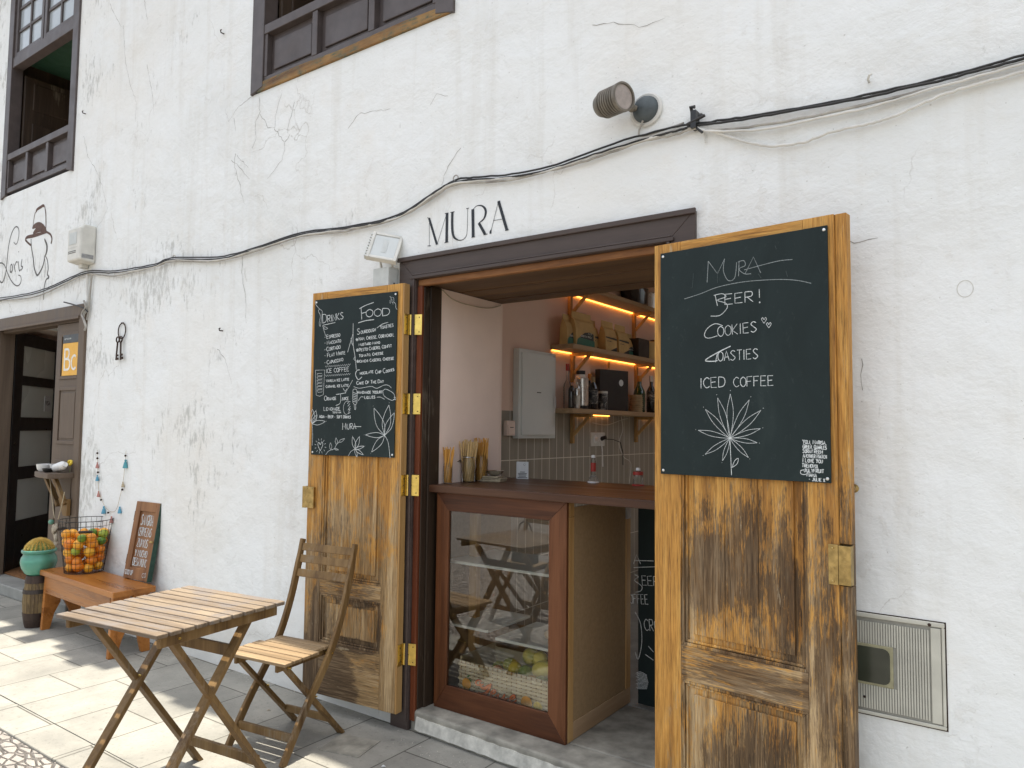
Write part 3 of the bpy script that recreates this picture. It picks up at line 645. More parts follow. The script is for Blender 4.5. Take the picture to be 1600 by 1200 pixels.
# ------------------------------------------------------------------ door leaves
def door_leaf(name, x0, x1, z0, z1, T, panels, mats, loc, rot, plank=0):
    mb = MB(); rl = []; mat, matx = mats; xs = panels[0][0], panels[0][1]
    mb.box(x0, xs[0], 0, T, z0, z1); mb.box(xs[1], x1, 0, T, z0, z1); ps = sorted(panels, key=lambda p: p[2]); zc = z0
    for (a, b, c_, d) in ps: rl.append((a + .0005, b - .0005, .0006, T - .0006, zc, c_)); zc = d
    rl.append((xs[0] + .0005, xs[1] - .0005, .0006, T - .0006, zc, z1))
    for (a, b, c_, d) in ps:
        mb.box(a - .003, b + .003, .020, T - .014, c_ - .003, d + .003)
        for (i, y0, wd) in ((.0, .004, .012), (.014, .010, .010)):                       # stepped moulding
            A, B, Cc, D = a + i, b - i, c_ + i, d - i
            mb.prism([(A, y0, Cc), (A + wd, y0, Cc + wd), (A + wd, y0, D - wd), (A, y0, D)], (0, .02 - y0 + .002, 0)); mb.prism([(B, y0, Cc), (B - wd, y0, Cc + wd), (B - wd, y0, D - wd), (B, y0, D)], (0, .02 - y0 + .002, 0))
            mb.prism([(A, y0, Cc), (A + wd, y0, Cc + wd), (B - wd, y0, Cc + wd), (B, y0, Cc)], (0, .02 - y0 + .002, 0)); mb.prism([(A, y0, D), (A + wd, y0, D - wd), (B - wd, y0, D - wd), (B, y0, D)], (0, .02 - y0 + .002, 0))
        m_ = .05; pc = max(1, plank); wdt = (b - a - 2 * m_) / pc
        for k in range(pc): mb.box(a + m_ + k * wdt + .0006, a + m_ + (k + 1) * wdt - .0006, .009, .021, c_ + m_, d - m_)
    o = mb.build(name, mat, house, loc=loc, rot=rot, bevel=.0022)
    for q in rl: mr = MB(); mr.box(*q); mr.build('rail', matx, o, bevel=.0022)
    return o
LO = (-3.4185, -.139); LA = R(4.83); RO = (-1.262, -.097); RA = R(-6.72)
both = lambda n, wz, p, c=(): (weathered_door(n, wz, p, c), weathered_door(n + '_rail', wz, p, c, 'x'))
dl = door_leaf('door_leaf', -.030, .645, .095, 2.383, .050, [(.085, .535, .74, 2.26), (.085, .535, .385, .655)],
    both('worn_varnish_narrow_stain', 1.05, [(.06, .10, .36, .36, 3.4), (.10, .50, .14, .30, 1.2), (.30, .70, .3, .10, .7), (.31, .40, .26, .05, 1.5), (.31, .64, .26, .045, 1.5), (.10, .5, .03, .2, 1.0), (.52, .5, .03, .2, .8), (.12, 1.0, .12, .5, .35)]), (LO[0], LO[1], 0), (0, 0, LA))  # the thin ovals darken the edges of the lower panel
dr = door_leaf('door_leaf', -.035, .702, .095, 2.383, .055, [(.087, .592, .74, 2.26), (.087, .592, .17, .605)],
    both('worn_varnish_broad_stain', .85, [(.20, 1.08, .12, .34, 1.35), (.35, 1.13, .13, .34, 1.15), (.50, 1.04, .10, .36, .95), (.34, .90, .26, .20, .55), (.66, .80, .08, .62, .95), (.34, .67, .34, .08, 1.1), (.36, .36, .26, .24, .9), (.585, .9, .025, .7, 1.2), (.098, .9, .022, .7, 1.0), (.34, .745, .28, .02, 1.0), (.34, .60, .28, .02, 1.0)], [(-.1, .084, .30)]), (RO[0], RO[1], 0), (0, 0, RA), plank=3)  # the thin ovals darken along the panel mouldings
tag(dl, 'narrow left leaf with dark stain at its foot'); tag(dr, 'right leaf with dark worn patches across its panel')
# edge strips of bright varnish seen on both leaves
es = MB(); es.box(.6455, .656, .001, .049, .095, 2.383); es.build('edge_strip', 'pine', dl, bevel=.002)
es = MB(); es.box(.7025, .742, .010, .054, .095, 1.065); es.box(.7025, .742, .010, .054, 1.21, 2.383); es.box(.7025, .742, .026, .054, 1.065, 1.21)
es.build('edge_strip', weathered_door('worn_varnish_edge', 1.1, [(.72, .75, .1, .75, .9)]), dr, bevel=.002)
for z in (2.160, 1.727, 1.288, .395):
    h = MB(); h.box(.6565, .659, .004, .046, z - .056, z + .056); h.tube([(.662, .053, z - .056), (.662, .053, z + .056)], .006, 10)
    a = Matrix.Rotation(R(18) - LA, 4, 'Z'); Mx = Matrix.Translation((.662, .055, z)) @ a; h.box(.004, .066, -.001, .0015, -.056, .056, Mx)
    ho = h.build('hinge', 'brass', dl, bevel=.0008); s_ = MB()
    for dz in (-.04, 0, .04):
        for xx in (.022, .05):
            if (dz == 0) == (xx == .05): continue
            p = Mx @ Vector((xx, -.0018, dz)); s_.ball(p, .0035, 8, (1, .4, 1))
        s_.ball((.6595, .022, z + dz * .9), .0035, 8, (.4, 1, 1))
    s_.build('screw', 'iron', dl)
lk = MB(); lk.box(-.060, -.031, -.012, .030, 1.128, 1.252); lk.box(-.029, .034, -.016, -.001, 1.130, 1.250); lk.tube([(.0, -.018, 1.165), (.0, -.012, 1.165)], .008, 12)
for a_, b_ in ((-.018, 1.14), (.024, 1.14), (-.018, 1.24), (.024, 1.24)): lk.ball((a_, -.016, b_), .004, 8)
lk.build('lock', 'brassold', dl, bevel=.002)
lk = MB(); lk.box(.668, .7015, -.006, -.001, 1.068, 1.207); lk.box(.7025, .744, -.006, .025, 1.070, 1.205)
for i in range(7): lk.tube([(.724, -.007, 1.085 + i * .016), (.724, .0, 1.085 + i * .016)], .004, 8)
for b_ in (1.08, 1.195): lk.ball((.684, -.007, b_), .005, 8)
lk.tube([(.684, -.008, 1.125), (.684, -.004, 1.125)], .007, 10); lk.build('lock', 'brassold', dr, bevel=.0015)

# ------------------------------------------------------------------ windows
def window(x0, x1, z0, z1, fw, rail, top_sash, label):
    f = MB(); y0, y1 = -.018, .09
    f.prism([(x0, y0, z0), (x0 + fw, y0, z0 + .03), (x0 + fw, y0, z1), (x0, y0, z1)], (0, y1 - y0, 0)); f.prism([(x1, y0, z0), (x1 - fw, y0, z0 + .03), (x1 - fw, y0, z1), (x1, y0, z1)], (0, y1 - y0, 0))
    f.box(x0 + fw, x1 - fw, y0 + .012, y1, z0 + .05, z0 + .10); f.box(x0 + fw, x1 - fw, y0 + .004, y1, rail - .035, rail + .03)
    wd = (x1 - x0 - 2 * fw) / 3
    for k in (1, 2): f.box(x0 + fw + k * wd - .025, x0 + fw + k * wd + .025, y0 + .010, y1 - .01, z0 + .10, rail - .035)
    f.box(x0 + fw, x0 + fw + .03, y0 + .010, y1 - .01, z0 + .1, rail - .035); f.box(x1 - fw - .03, x1 - fw, y0 + .010, y1 - .01, z0 + .1, rail - .035)
    wobj = f.build('window', 'brownwin', house, bevel=.004); tag(wobj, label)
    for k in range(3):
        a = x0 + fw + k * wd + .03; b = a + wd - .06; p = MB(); p.box(a - .01, b + .01, .035, .05, z0 + .09, rail - .03); p.box(a + .035, b - .035, .022, .034, z0 + .145, rail - .08)
        p.build('lower_panel', 'brownwin', wobj, bevel=.008)
    # right-hand sash standing ajar inside, dark room behind
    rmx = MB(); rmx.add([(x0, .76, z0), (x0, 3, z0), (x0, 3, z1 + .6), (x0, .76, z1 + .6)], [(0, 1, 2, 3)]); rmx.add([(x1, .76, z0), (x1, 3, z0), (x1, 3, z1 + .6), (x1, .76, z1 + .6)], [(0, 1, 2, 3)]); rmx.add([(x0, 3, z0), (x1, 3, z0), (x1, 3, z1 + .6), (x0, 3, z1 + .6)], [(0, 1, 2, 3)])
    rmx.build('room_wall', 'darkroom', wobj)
    for (a0, a1) in ((x0 + .02, x0 + .05), (x1 - .05, x1 - .02)): li_ = MB(); li_.box(a0, a1, .0905, .80, z0 + .02, z1); li_.build('lining', 'jambdark', wobj)
    zc = top_sash + .09 if top_sash else z1
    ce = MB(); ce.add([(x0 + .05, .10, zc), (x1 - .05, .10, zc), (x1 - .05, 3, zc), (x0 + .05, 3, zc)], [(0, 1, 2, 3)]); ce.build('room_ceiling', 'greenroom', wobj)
    sh = MB()
    for sgn, xx in ((1, x0 + fw + .01), (-1, x1 - fw - .01)):
        Mx = Matrix.Translation((xx, .10, 0)) @ Matrix.Rotation(R(88 if sgn > 0 else 92), 4, 'Z')
        hgt = (rail + .05, top_sash - .06 if top_sash else z1); sh = MB(); sh.box(0, .55, -.018, .018, hgt[0], hgt[1], Mx)
        for q in range(2):
            dz = (hgt[1] - hgt[0]) / 2; sh.box(.08, .47, -.026, .026, hgt[0] + q * dz + .08, hgt[0] + (q + 1) * dz - .06, Mx)
        sh.build('inner_shutter', 'jambdark', wobj, bevel=.008)
    return wobj
w2 = window(-4.315, -2.508, 3.855, 5.36, .13, 4.285, None, 'middle window with peeling ochre sill beam')
si = MB(); si.prism([(-4.25, -.014, 3.862), (-2.54, -.014, 3.862), (-2.56, -.014, 3.915), (-2.9, -.014, 3.925), (-3.4, -.014, 3.915), (-3.8, -.014, 3.93), (-4.19, -.014, 3.925)], (0, .09, 0)); si.box(-4.18, -2.64, .000, .07, 3.866, 3.93)
si.build('sill_beam', 'ochre', w2, bevel=.004)
w1 = window(-8.47, -6.925, 3.85, 6.02, .11, 4.27, 5.22, 'far left window with glazed upper sashes')
tr = MB(); tr.box(-8.36, -7.035, -.008, .08, 5.20, 5.30)
for (a, b) in ((-8.36, -7.71), (-7.69, -7.035)):
    tr.box(a, a + .05, .0, .06, 5.30, 6.0); tr.box(b - .05, b, .0, .06, 5.30, 6.0); tr.box(a + .05, b - .05, .0, .06, 5.30, 5.345); tr.box((a + b) / 2 - .015, (a + b) / 2 + .015, .01, .05, 5.345, 6.0)
    for z in (5.56, 5.80): tr.box(a + .05, b - .05, .012, .048, z, z + .03)
tr.build('upper_sash', 'brownwin', w1, bevel=.004)
pn = MB(); pn.box(-8.33, -7.06, .026, .032, 5.33, 6.0); pn.build('pane', 'palewin', w1)

# ------------------------------------------------------------------ the neighbouring doorway
dfm = MB(); architrave(dfm, -8.46, -6.535, 2.625, .105, .10, bot=-.02); dfm.box(-8.36, -6.635, -.032, -.0225, 2.50, 2.525); dfm.box(-8.43, -8.35, .009, .14, .05, 2.52); dfm.box(-6.66, -6.56, .009, .14, .05, 2.52); dfm.box(-8.35, -6.66, .03, .14, 2.49, 2.575)
dfm.build('neighbour_door_frame', 'browndoor', house, bevel=.004)
sl_ = MB(); sl_.box(-7.16, -6.70, .03, .07, .10, 2.485)
nl = sl_.build('neighbour_door_leaf', 'browndoor', house, bevel=.003)
pp = MB()
for (z0, z1) in ((.2, .55), (.66, 1.28), (1.42, 1.92), (1.99, 2.40)):
    A, B = -7.07, -6.72
    pp.box(A, A + .03, .018, .0295, z0, z1); pp.box(B - .012, B, .018, .0295, z0, z1); pp.box(A + .03, B - .012, .018, .0295, z0, z0 + .03); pp.box(A + .03, B - .012, .018, .0295, z1 - .03, z1); pp.box(A + .05, B - .03, .022, .0295, z0 + .05, z1 - .05)
pp.build('raised_panel', 'browndoor', nl, bevel=.003)
nr = MB(); nr.add([(-10.5, .757, 0), (-10.5, 3.6, 0), (-10.5, 3.6, 2.7), (-10.5, .757, 2.7)], [(0, 1, 2, 3)]); nr.add([(-6, .757, 0), (-6, 3.6, 0), (-6, 3.6, 2.7), (-6, .757, 2.7)], [(0, 1, 2, 3)]); nr.add([(-10.5, 3.6, 0), (-6, 3.6, 0), (-6, 3.6, 2.7), (-10.5, 3.6, 2.7)], [(0, 1, 2, 3)])
nr.add([(-10.5, .757, 2.65), (-6, .757, 2.65), (-6, 3.6, 2.65), (-10.5, 3.6, 2.65)], [(0, 1, 2, 3)]); nr.add([(-10.5, .03, 0), (-8.435, .03, 0), (-8.435, .03, 2.58), (-10.5, .03, 2.58)], [(0, 1, 2, 3)]); nr.add([(-10.5, .03, 2.58), (-8.435, .03, 2.58), (-8.435, .76, 2.58), (-10.5, .76, 2.58)], [(0, 1, 2, 3)]); nr.add([(-10.5, .03, 0), (-10.5, .76, 0), (-10.5, .76, 2.58), (-10.5, .03, 2.58)], [(0, 1, 2, 3)])
nr.build('neighbour_room', 'plasterpink', house)
nf = MB(); nf.box(-10.5, -6, .757, 3.6, 0, .10); nf.box(-8.42, -6.58, -.05, .757, 0, .102); nf.box(-10.5, -8.4205, .032, .757, 0, .102); nf.build('neighbour_floor', 'tilefloor', house, bevel=.01)
# black glazed door, swung inwards
gd = Vector((-8.40, .15, 0)); ga = math.atan2(.77, -.72)
g = MB(); Lg = 1.03
g.box(0, .16, -.02, .02, .11, 2.53); g.box(Lg - .18, Lg, -.02, .02, .11, 2.53)
zs = [.11, .62, .72, 1.15, 1.25, 1.66, 1.78, 2.36, 2.53]; rails = [(.11, .60), (1.02, 1.15), (1.52, 1.66), (1.99, 2.09), (2.40, 2.53)]
for a, b in rails: g.box(.16, Lg - .18, -.02, .02, a, b)
god = g.build('glazed_door', 'blackwood', house, loc=gd, rot=(0, 0, ga), bevel=.004)
for (a, b) in ((.60, 1.02), (1.15, 1.52), (1.66, 1.99), (2.09, 2.40)):
    p = MB(); p.box(.15, Lg - .17, -.004, .004, a - .01, b + .01); p.build('door_pane', 'frost', god)
mt = MB(); mt.box(-8.75, -7.72, .16, .74, .103, .118); tag(mt.build('door_mat', 'mat'), 'orange brown coir mat inside the left doorway', 'door mat')

# ================================================================== BLACKBOARDS
def board(label, u0, u1, z0, z1, O, A):
    ca, sa = math.cos(A), math.sin(A); base = Vector((O[0], O[1], 0)) + Vector((ca, sa, 0)) * u0
    e = empty('blackboard', (base.x, base.y, z0), A, label, 'blackboard')
    p = MB(); p.box(0, u1 - u0, -.0075, -.0015, 0, z1 - z0); p.build('panel', 'chalkboard', e, bevel=.001)
    for (a, b) in ((.012, .015), (u1 - u0 - .012, .015), (.012, z1 - z0 - .015), (u1 - u0 - .012, z1 - z0 - .015)):
        s_ = MB(); s_.ball((a, -.008, b), .006, 10, (1, .45, 1)); s_.build('screw', 'screw', e)
    fn = lambda a, b, t: (a - u0, -.0078 - t * .4, b - z0)
    return e, fn
# --- right-hand board
OR = (-1.262, -.100)
rb, fn = board('large blackboard listing beer, cookies, toasties and iced coffee above one starburst plant', 0, .683, 1.420, 2.343, OR, RA)
def P3(x, y): return on_plane(1010 + x / 2.667, 330 + y / 2.667, (OR[0], OR[1]), RA)
ck = MB(); cf = MB(); rw = random.Random(9)
def line3(pts, wd=.0022, sm=True, mb=ck):
    Q = [Vector(P3(*p)) for p in pts]; Q = smooth_line(Q, 7) if sm and len(Q) > 2 else Q; mb.ribbon(Q, wd, fn)
def txt3(t, x0, y0, x1, y1, h, wd=.0024, big=1.0, mb=ck, jit=.04):
    a, b = P3(x0, y0), P3(x1, y1); hh = (P3(x0, y0 - h)[1] - a[1]); write(mb, t, a, b, hh, fn, wd, big, jit, rnd=rw)
cmain = ck; ck = MB(); line3.__defaults__ = (.0024, True, ck)
line3([(257, 298), (262, 210)]); line3([(262, 210), (300, 262), (330, 200)], sm=False); line3([(330, 200), (325, 250), (345, 290), (372, 278), (380, 215)]); line3([(390, 210), (388, 272)]); line3([(386, 212), (410, 208), (415, 228), (390, 242), (412, 262), (440, 262)], sm=True)
line3([(415, 262), (450, 192), (480, 258)], sm=False); line3([(412, 246), (500, 222), (560, 208), (612, 203)]); line3([(162, 367), (230, 345), (300, 318), (400, 297), (500, 288), (580, 286), (640, 291), (690, 302)])
ck.build('soft_chalk_title', 'chalksoft', rb); ck = cmain; line3.__defaults__ = (.0026, True, ck)
line3([(290, 350), (300, 395)], .0027); line3([(285, 352), (320, 345), (335, 358), (300, 372), (335, 385), (340, 405), (310, 435), (272, 438)], .0027)
txt3('EER', 332, 390, 458, 376, 42, .0028); line3([(474, 326), (475, 362)], .0028); line3([(476, 378), (476, 384)], .005)
line3([(322, 478), (290, 470), (258, 490), (246, 518), (262, 530), (300, 520)], .0028); txt3('OOKIES', 302, 524, 472, 502, 42, .0028)
for (hx, hy, s) in ((494, 456, 1), (514, 476, .95)): line3([(hx, hy + 12 * s), (hx - 10 * s, hy - 4 * s), (hx - 5 * s, hy - 11 * s), (hx, hy - 3 * s), (hx + 6 * s, hy - 12 * s), (hx + 10 * s, hy - 4 * s), (hx, hy + 12 * s)], .0022)
line3([(355, 563), (300, 590), (250, 622), (285, 626), (300, 622)], .004, sm=True); line3([(300, 590), (292, 630)], .0027); txt3('OASTIES', 302, 626, 476, 614, 40, .0028)
txt3('ICED', 230, 738, 338, 732, 42, .0028); txt3('COFFEE', 368, 733, 540, 726, 40, .0028)
ctr = (352, 946)
for tip in ((220, 913), (250, 826), (301, 778), (354, 762), (433, 786), (481, 830), (479, 906), (466, 965), (429, 1026), (321, 1040), (249, 1013)):
    dx, dy = tip[0] - ctr[0], tip[1] - ctr[1]; L_ = math.hypot(dx, dy); nx, ny = -dy / L_, dx / L_; wv = L_ * .062 + 1.2
    for sg in (1, -1): line3([ctr, (ctr[0] + dx * .3 + nx * wv * sg * .8, ctr[1] + dy * .3 + ny * wv * sg * .8), (ctr[0] + dx * .65 + nx * wv * sg, ctr[1] + dy * .65 + ny * wv * sg), tip], .0018)
    line3([(tip[0] + dx * .07, tip[1] + dy * .07), (tip[0] + dx * .085, tip[1] + dy * .085)], .0027)
line3([ctr, (356, 1030), (359, 1100)], .0028); line3([(361, 1068), (372, 1040), (387, 1030), (382, 1052), (361, 1068)], .0025)
for (px_, py_, t) in ((655, 968, 'YOLI, MARISA,'), (656, 988, 'GREEN, QUARLES'), (655, 1006, 'SORAN REEM'), (656, 1026, 'ANOTHER MATCH'), (655, 1045, 'I LOVE YOU'), (652, 1066, 'TRENDVOL'), (660, 1086, 'JULYFRUIT'), (672, 1104, 'MAMA')):
    txt3(t, px_, py_, px_ + (100 if len(t) > 11 else 85 if len(t) > 8 else 72 if len(t) > 5 else 42), py_ + 5, 14, .0030, 1.15)
txt3('- JULIE X', 680, 1122, 750, 1128, 13, .0028)
line3([(664, 1078), (648, 1080), (648, 1094), (668, 1096), (682, 1082)], .0028)
ck.build('chalk_writing', 'chalk', rb)
for sx_ in ((200, 260, 196, 320), (470, 262, 482, 280), (585, 250, 592, 275), (540, 145, 545, 160), (300, 250, 300, 300)): line3([(sx_[0], sx_[1]), (sx_[2], sx_[3])], .002, mb=cf)
cf.build('faint_chalk', 'chalkfaint', rb)

# --- left-hand board
OL = (-3.4185, -.142)
lb, fn = board('blackboard headed drinks and food, dense with small chalk lists and flowers', 0, .617, 1.436, 2.339, OL, LA)
ck = MB()
def P4(x, y): return on_plane(480 + x / 8.57, 440 + y / 8.57, OL, LA)
def P5(x, y): return on_plane(480 + x / 7.057, 560 + y / 7.057, OL, LA)
def ln(P, pts, wd=.0026, sm=True):
    Q = [Vector(P(*p)) for p in pts]; Q = smooth_line(Q, 6) if sm and len(Q) > 2 else Q; ck.ribbon(Q, wd, fn)
def tx(P, t, x0, y0, x1, y1, h, wd=.003, big=1.35):
    a, b = P(x0, y0), P(x1, y1); write(ck, t, a, b, (P(x0, y0 - h)[1] - a[1]) * .95, fn, wd, big, .05, rnd=rw)
tx(P4, 'DRINKS', 222, 560, 512, 497, 92, .0038, 1.35); tx(P4, 'OOD', 800, 478, 1135, 455, 105, .004, 1.0); ln(P4, [(735, 350), (745, 510)], .004); ln(P4, [(712, 366), (800, 320), (905, 282)], .004); ln(P4, [(738, 430), (800, 412)], .004)
ln(P4, [(222, 588), (390, 550)], .0034); ln(P4, [(698, 555), (800, 525), (910, 512)], .0045)
for a in (('ESPRESSO', 275, 768, 458, 735, 42), ('MACCIATO', 280, 846, 470, 812, 40), ('CORTADO', 275, 935, 465, 895, 44), ('FLAT WHITE', 285, 1014, 530, 972, 42), ('CAPUCCINO', 280, 1110, 500, 1062, 42)):
    tx(P4, *a, .0034, 1.3); ln(P4, [(250, a[2] - 20), (256, a[2] - 21)], .005)
tx(P4, 'SOURDOUGH', 685, 712, 938, 664, 42, .0034, 1.9); tx(P4, 'TOASTIES', 992, 640, 1175, 602, 40, .0034, 1.1); ln(P4, [(945, 625), (1020, 572), (1098, 548)], .003)
for (t, x0, y0, x1, y1, h) in (('HAM, CHEESE, CORNICHON,', 706, 792, 1180, 732, 40), ('MUSTARD MAYO', 706, 866, 990, 832, 32), ('PESTO CASERO, CONFIT', 708, 938, 1150, 880, 38), ('TOMATO, CHEESE', 708, 1014, 1038, 974, 32), ('KIMCHI CASERO, CHEESE', 712, 1088, 1180, 1045, 34)):
    tx(P4, t, x0, y0, x1, y1, h, .0034, 1.15)
for (sx_, sy_) in ((680, 780), (685, 920), (690, 1070)):
    for k in range(5):
        t = k * math.pi * .8; t2 = (k + 1) * math.pi * .8; ln(P4, [(sx_ + 17 * math.sin(t), sy_ - 22 * math.cos(t)), (sx_ + 17 * math.sin(t2), sy_ - 22 * math.cos(t2))], .0034)
ln(P4, [(630, 560), (628, 700), (630, 850), (655, 1010), (672, 1180)], .0032); ln(P4, [(628, 700), (600, 790), (555, 950)], .003); ln(P4, [(600, 760), (612, 825), (630, 860)], .003); ln(P4, [(655, 1000), (640, 1040), (660, 1060)], .003)
ln(P4, [(125, 260), (130, 310), (180, 370), (215, 400), (205, 500), (190, 600), (175, 560), (190, 460), (165, 400), (180, 370)], .0024); ln(P4, [(222, 590), (240, 660), (262, 730)], .0024); ln(P4, [(235, 600), (290, 628), (250, 640), (235, 610)], .0024)
for k in range(16): t = k * .9; ln(P4, [(1140 + 12 * k % 60 - 20, 200 + (k * 37) % 100), (1150 + 12 * k % 60 - 20, 210 + (k * 37) % 100)], .002)
ln(P4, [(1165, 270), (1195, 300), (1200, 350), (1218, 378)], .0022)
tx(P5, 'ICE COFFEE', 222, 163, 478, 140, 48, .0032, 1.0)
for (y0, y1) in ((92, 68), (192, 172)):
    ln(P5, [(212 + 275 * k / 26, y0 + (y1 - y0) * k / 26 + (10 if k % 2 else -8)) for k in range(27)], .0022, False)
tx(P5, 'VANILLA ICE LATTE', 220, 262, 478, 245, 27, .0034, 1.1); tx(P5, 'CARAMEL ICE LATTE', 218, 325, 472, 310, 26, .0034, 1.1)
tx(P5, 'ORANGE', 200, 466, 335, 456, 32, .0034, 1.7); tx(P5, 'JUICE', 392, 462, 472, 456, 32, .0034, 1.0); ln(P5, [(330, 398), (380, 392), (440, 380)], .0034); ln(P5, [(378, 392), (382, 450), (370, 500), (325, 520)], .003)
ln(P5, [(408, 330), (430, 362), (450, 335)], .003); ln(P5, [(512, 240), (480, 300), (432, 380)], .0024)
tx(P5, 'LEMONADE', 195, 577, 376, 570, 34, .0032, 1.25); tx(P5, 'HOMEMADE', 295, 606, 388, 602, 12, .002, 1.0); ln(P5, [(290, 585), (382, 576)], .002); tx(P5, 'AGUA - BEER - SOFT DRINKS', 145, 655, 494, 662, 29, .0032, 1.1)
tx(P5, 'MURA', 402, 786, 556, 778, 66, .0036, 1.15); ln(P5, [(520, 752), (606, 752)], .0034)
tx(P5, 'HOCOLATE', 595, 180, 745, 160, 27, .0034, 1.0); ln(P5, [(590, 128), (560, 135), (545, 180), (575, 235), (615, 205)], .0045); tx(P5, 'CHIP', 765, 172, 832, 162, 30, .0034, 1.5); tx(P5, 'COOKIES', 850, 165, 975, 135, 28, .0034, 1.9)
tx(P5, 'CAKE OF THE DAY', 556, 290, 858, 268, 28, .0034, 1.35)
tx(P5, 'HANDMADE YOGURT', 565, 390, 845, 386, 28, .0036, 1.15); tx(P5, 'LOLLIES', 645, 446, 765, 440, 28, .0036, 1.2)
ln(P5, [(525, 312), (580, 330), (640, 322), (720, 310), (780, 330), (860, 295), (910, 300), (940, 328)], .0026); ln(P5, [(575, 468), (605, 425), (635, 428)], .0026); ln(P5, [(778, 430), (820, 428), (865, 452)], .0026)
ln(P5, [(845, 360), (880, 340), (960, 385), (975, 440), (940, 462), (860, 415), (845, 360)], .0026); ln(P5, [(965, 430), (985, 432), (985, 455), (960, 452)], .0024)
ln(P5, [(515, 370), (520, 345), (545, 340), (560, 370), (560, 480), (540, 510), (515, 480), (515, 370)], .0026)
for k in range(6): ln(P5, [(518, 375 + k * 20), (558, 392 + k * 18)], .0028)
ln(P5, [(530, 512), (535, 560), (546, 558), (546, 512)], .0026)
ln(P5, [(488, 480), (440, 475), (412, 530), (420, 600), (450, 622)], .0022)
for k in range(9): ln(P5, [(470 + (k * 13) % 22, 485 + k * 14), (452 + (k * 17) % 26, 500 + k * 14)], .003)
ln(P5, [(103, 132), (205, 128), (190, 400), (150, 418), (112, 408), (103, 132)], .0024, False)
for k in range(6): ln(P5, [(120, 170 + k * 36), (175, 165 + k * 36), (178, 190 + k * 36), (130, 195 + k * 36), (120, 170 + k * 36)], .002, False)
def flower(P, c, tips, wr=.13, wd=.0028):
    for tip in tips:
        dx, dy = tip[0] - c[0], tip[1] - c[1]; L_ = math.hypot(dx, dy); nx, ny = -dy / L_, dx / L_
        for sg in (1, -1): ln(P, [c, (c[0] + dx * .35 + nx * L_ * wr * sg, c[1] + dy * .35 + ny * L_ * wr * sg), (c[0] + dx * .7 + nx * L_ * wr * .75 * sg, c[1] + dy * .7 + ny * L_ * wr * .75 * sg), tip], wd)
        ln(P, [(tip[0] + dx * .07, tip[1] + dy * .07), (tip[0] + dx * .08, tip[1] + dy * .08)], .004)
flower(P5, (865, 848), [(748, 548), (912, 515), (972, 600), (655, 843), (722, 1032)]); ln(P5, [(865, 848), (905, 930), (925, 1100)], .003)
flower(P5, (540, 1000), [(512, 862), (588, 862), (640, 968), (630, 1062), (560, 1085)]); ln(P5, [(540, 1000), (495, 1025), (465, 1075)], .0024)
flower(P5, (66, 720), [(212, 695), (122, 622), (110, 575), (70, 560)], .16); ln(P5, [(66, 720), (72, 850), (66, 960)], .0024)
ln(P5, [(155, 1020), (130, 955), (140, 925), (157, 950), (172, 920), (184, 950), (155, 1020)], .0034)
for k in range(12):
    t = k * math.pi / 6 + .2; ln(P5, [(157 + 48 * math.cos(t), 965 + 62 * math.sin(t)), (157 + 64 * math.cos(t), 965 + 85 * math.sin(t))], .0024)
ln(P5, [(215, 1062), (250, 1020), (310, 995), (335, 950), (365, 920)], .0024)
for (a, b) in (((335, 950), (330, 875)), ((360, 925), (424, 885)), ((272, 1005), (268, 930)), ((310, 995), (355, 1008))):
    flower(P5, a, [b], .16, .0022)
ck.build('chalk_writing', 'chalk', lb)

# --- board leaning inside, seen between display case and door
ib = empty('blackboard', (-1.80, .80, .108), 0, 'dark blackboard standing inside the bar behind the display case', 'blackboard')
p = MB(); p.box(0, .62, 0, .012, 0, 1.09); p.build('panel', 'chalkboard', ib, bevel=.002)
ck = MB(); fn = lambda a, b, t: (a, -t, b)
def I(x, y): q = on_wall(640 + x / 2.7275, 740 + y / 2.7275, .80); return (q.x + 1.80, q.z - .108)
def li(pts, wd=.004, sm=True): Q = [Vector(I(*p_)) for p_ in pts]; ck.ribbon(smooth_line(Q, 6) if sm and len(Q) > 2 else Q, wd, fn)
li([(955, 385), (968, 345), (985, 385)], sm=False); li([(958, 370), (1040, 372)]); li([(955, 400), (1100, 395)]); li([(960, 430), (975, 440), (960, 455), (990, 480), (985, 500), (962, 505)])
write(ck, 'EER!', I(992, 475), I(1080, 480), .05, fn, .004, rnd=rw); write(ck, 'OFFEE', I(940, 553), I(1022, 556), .05, fn, .004, rnd=rw); write(ck, 'CROISSANT', I(1003, 668), I(1190, 680), .06, fn, .004, rnd=rw)
li([(962, 590), (985, 640), (990, 720), (975, 790), (962, 760)]); li([(1018, 735), (1040, 760)]); li([(1005, 770), (1040, 795)])
for k in range(14): li([(965 + (k % 3) * 4, 850 + k * 5), (985, 845 + k * 5.5), (1018 - abs(k - 7), 858 + k * 4.5)], .003)
ck.build('chalk_writing', 'chalk', ib)

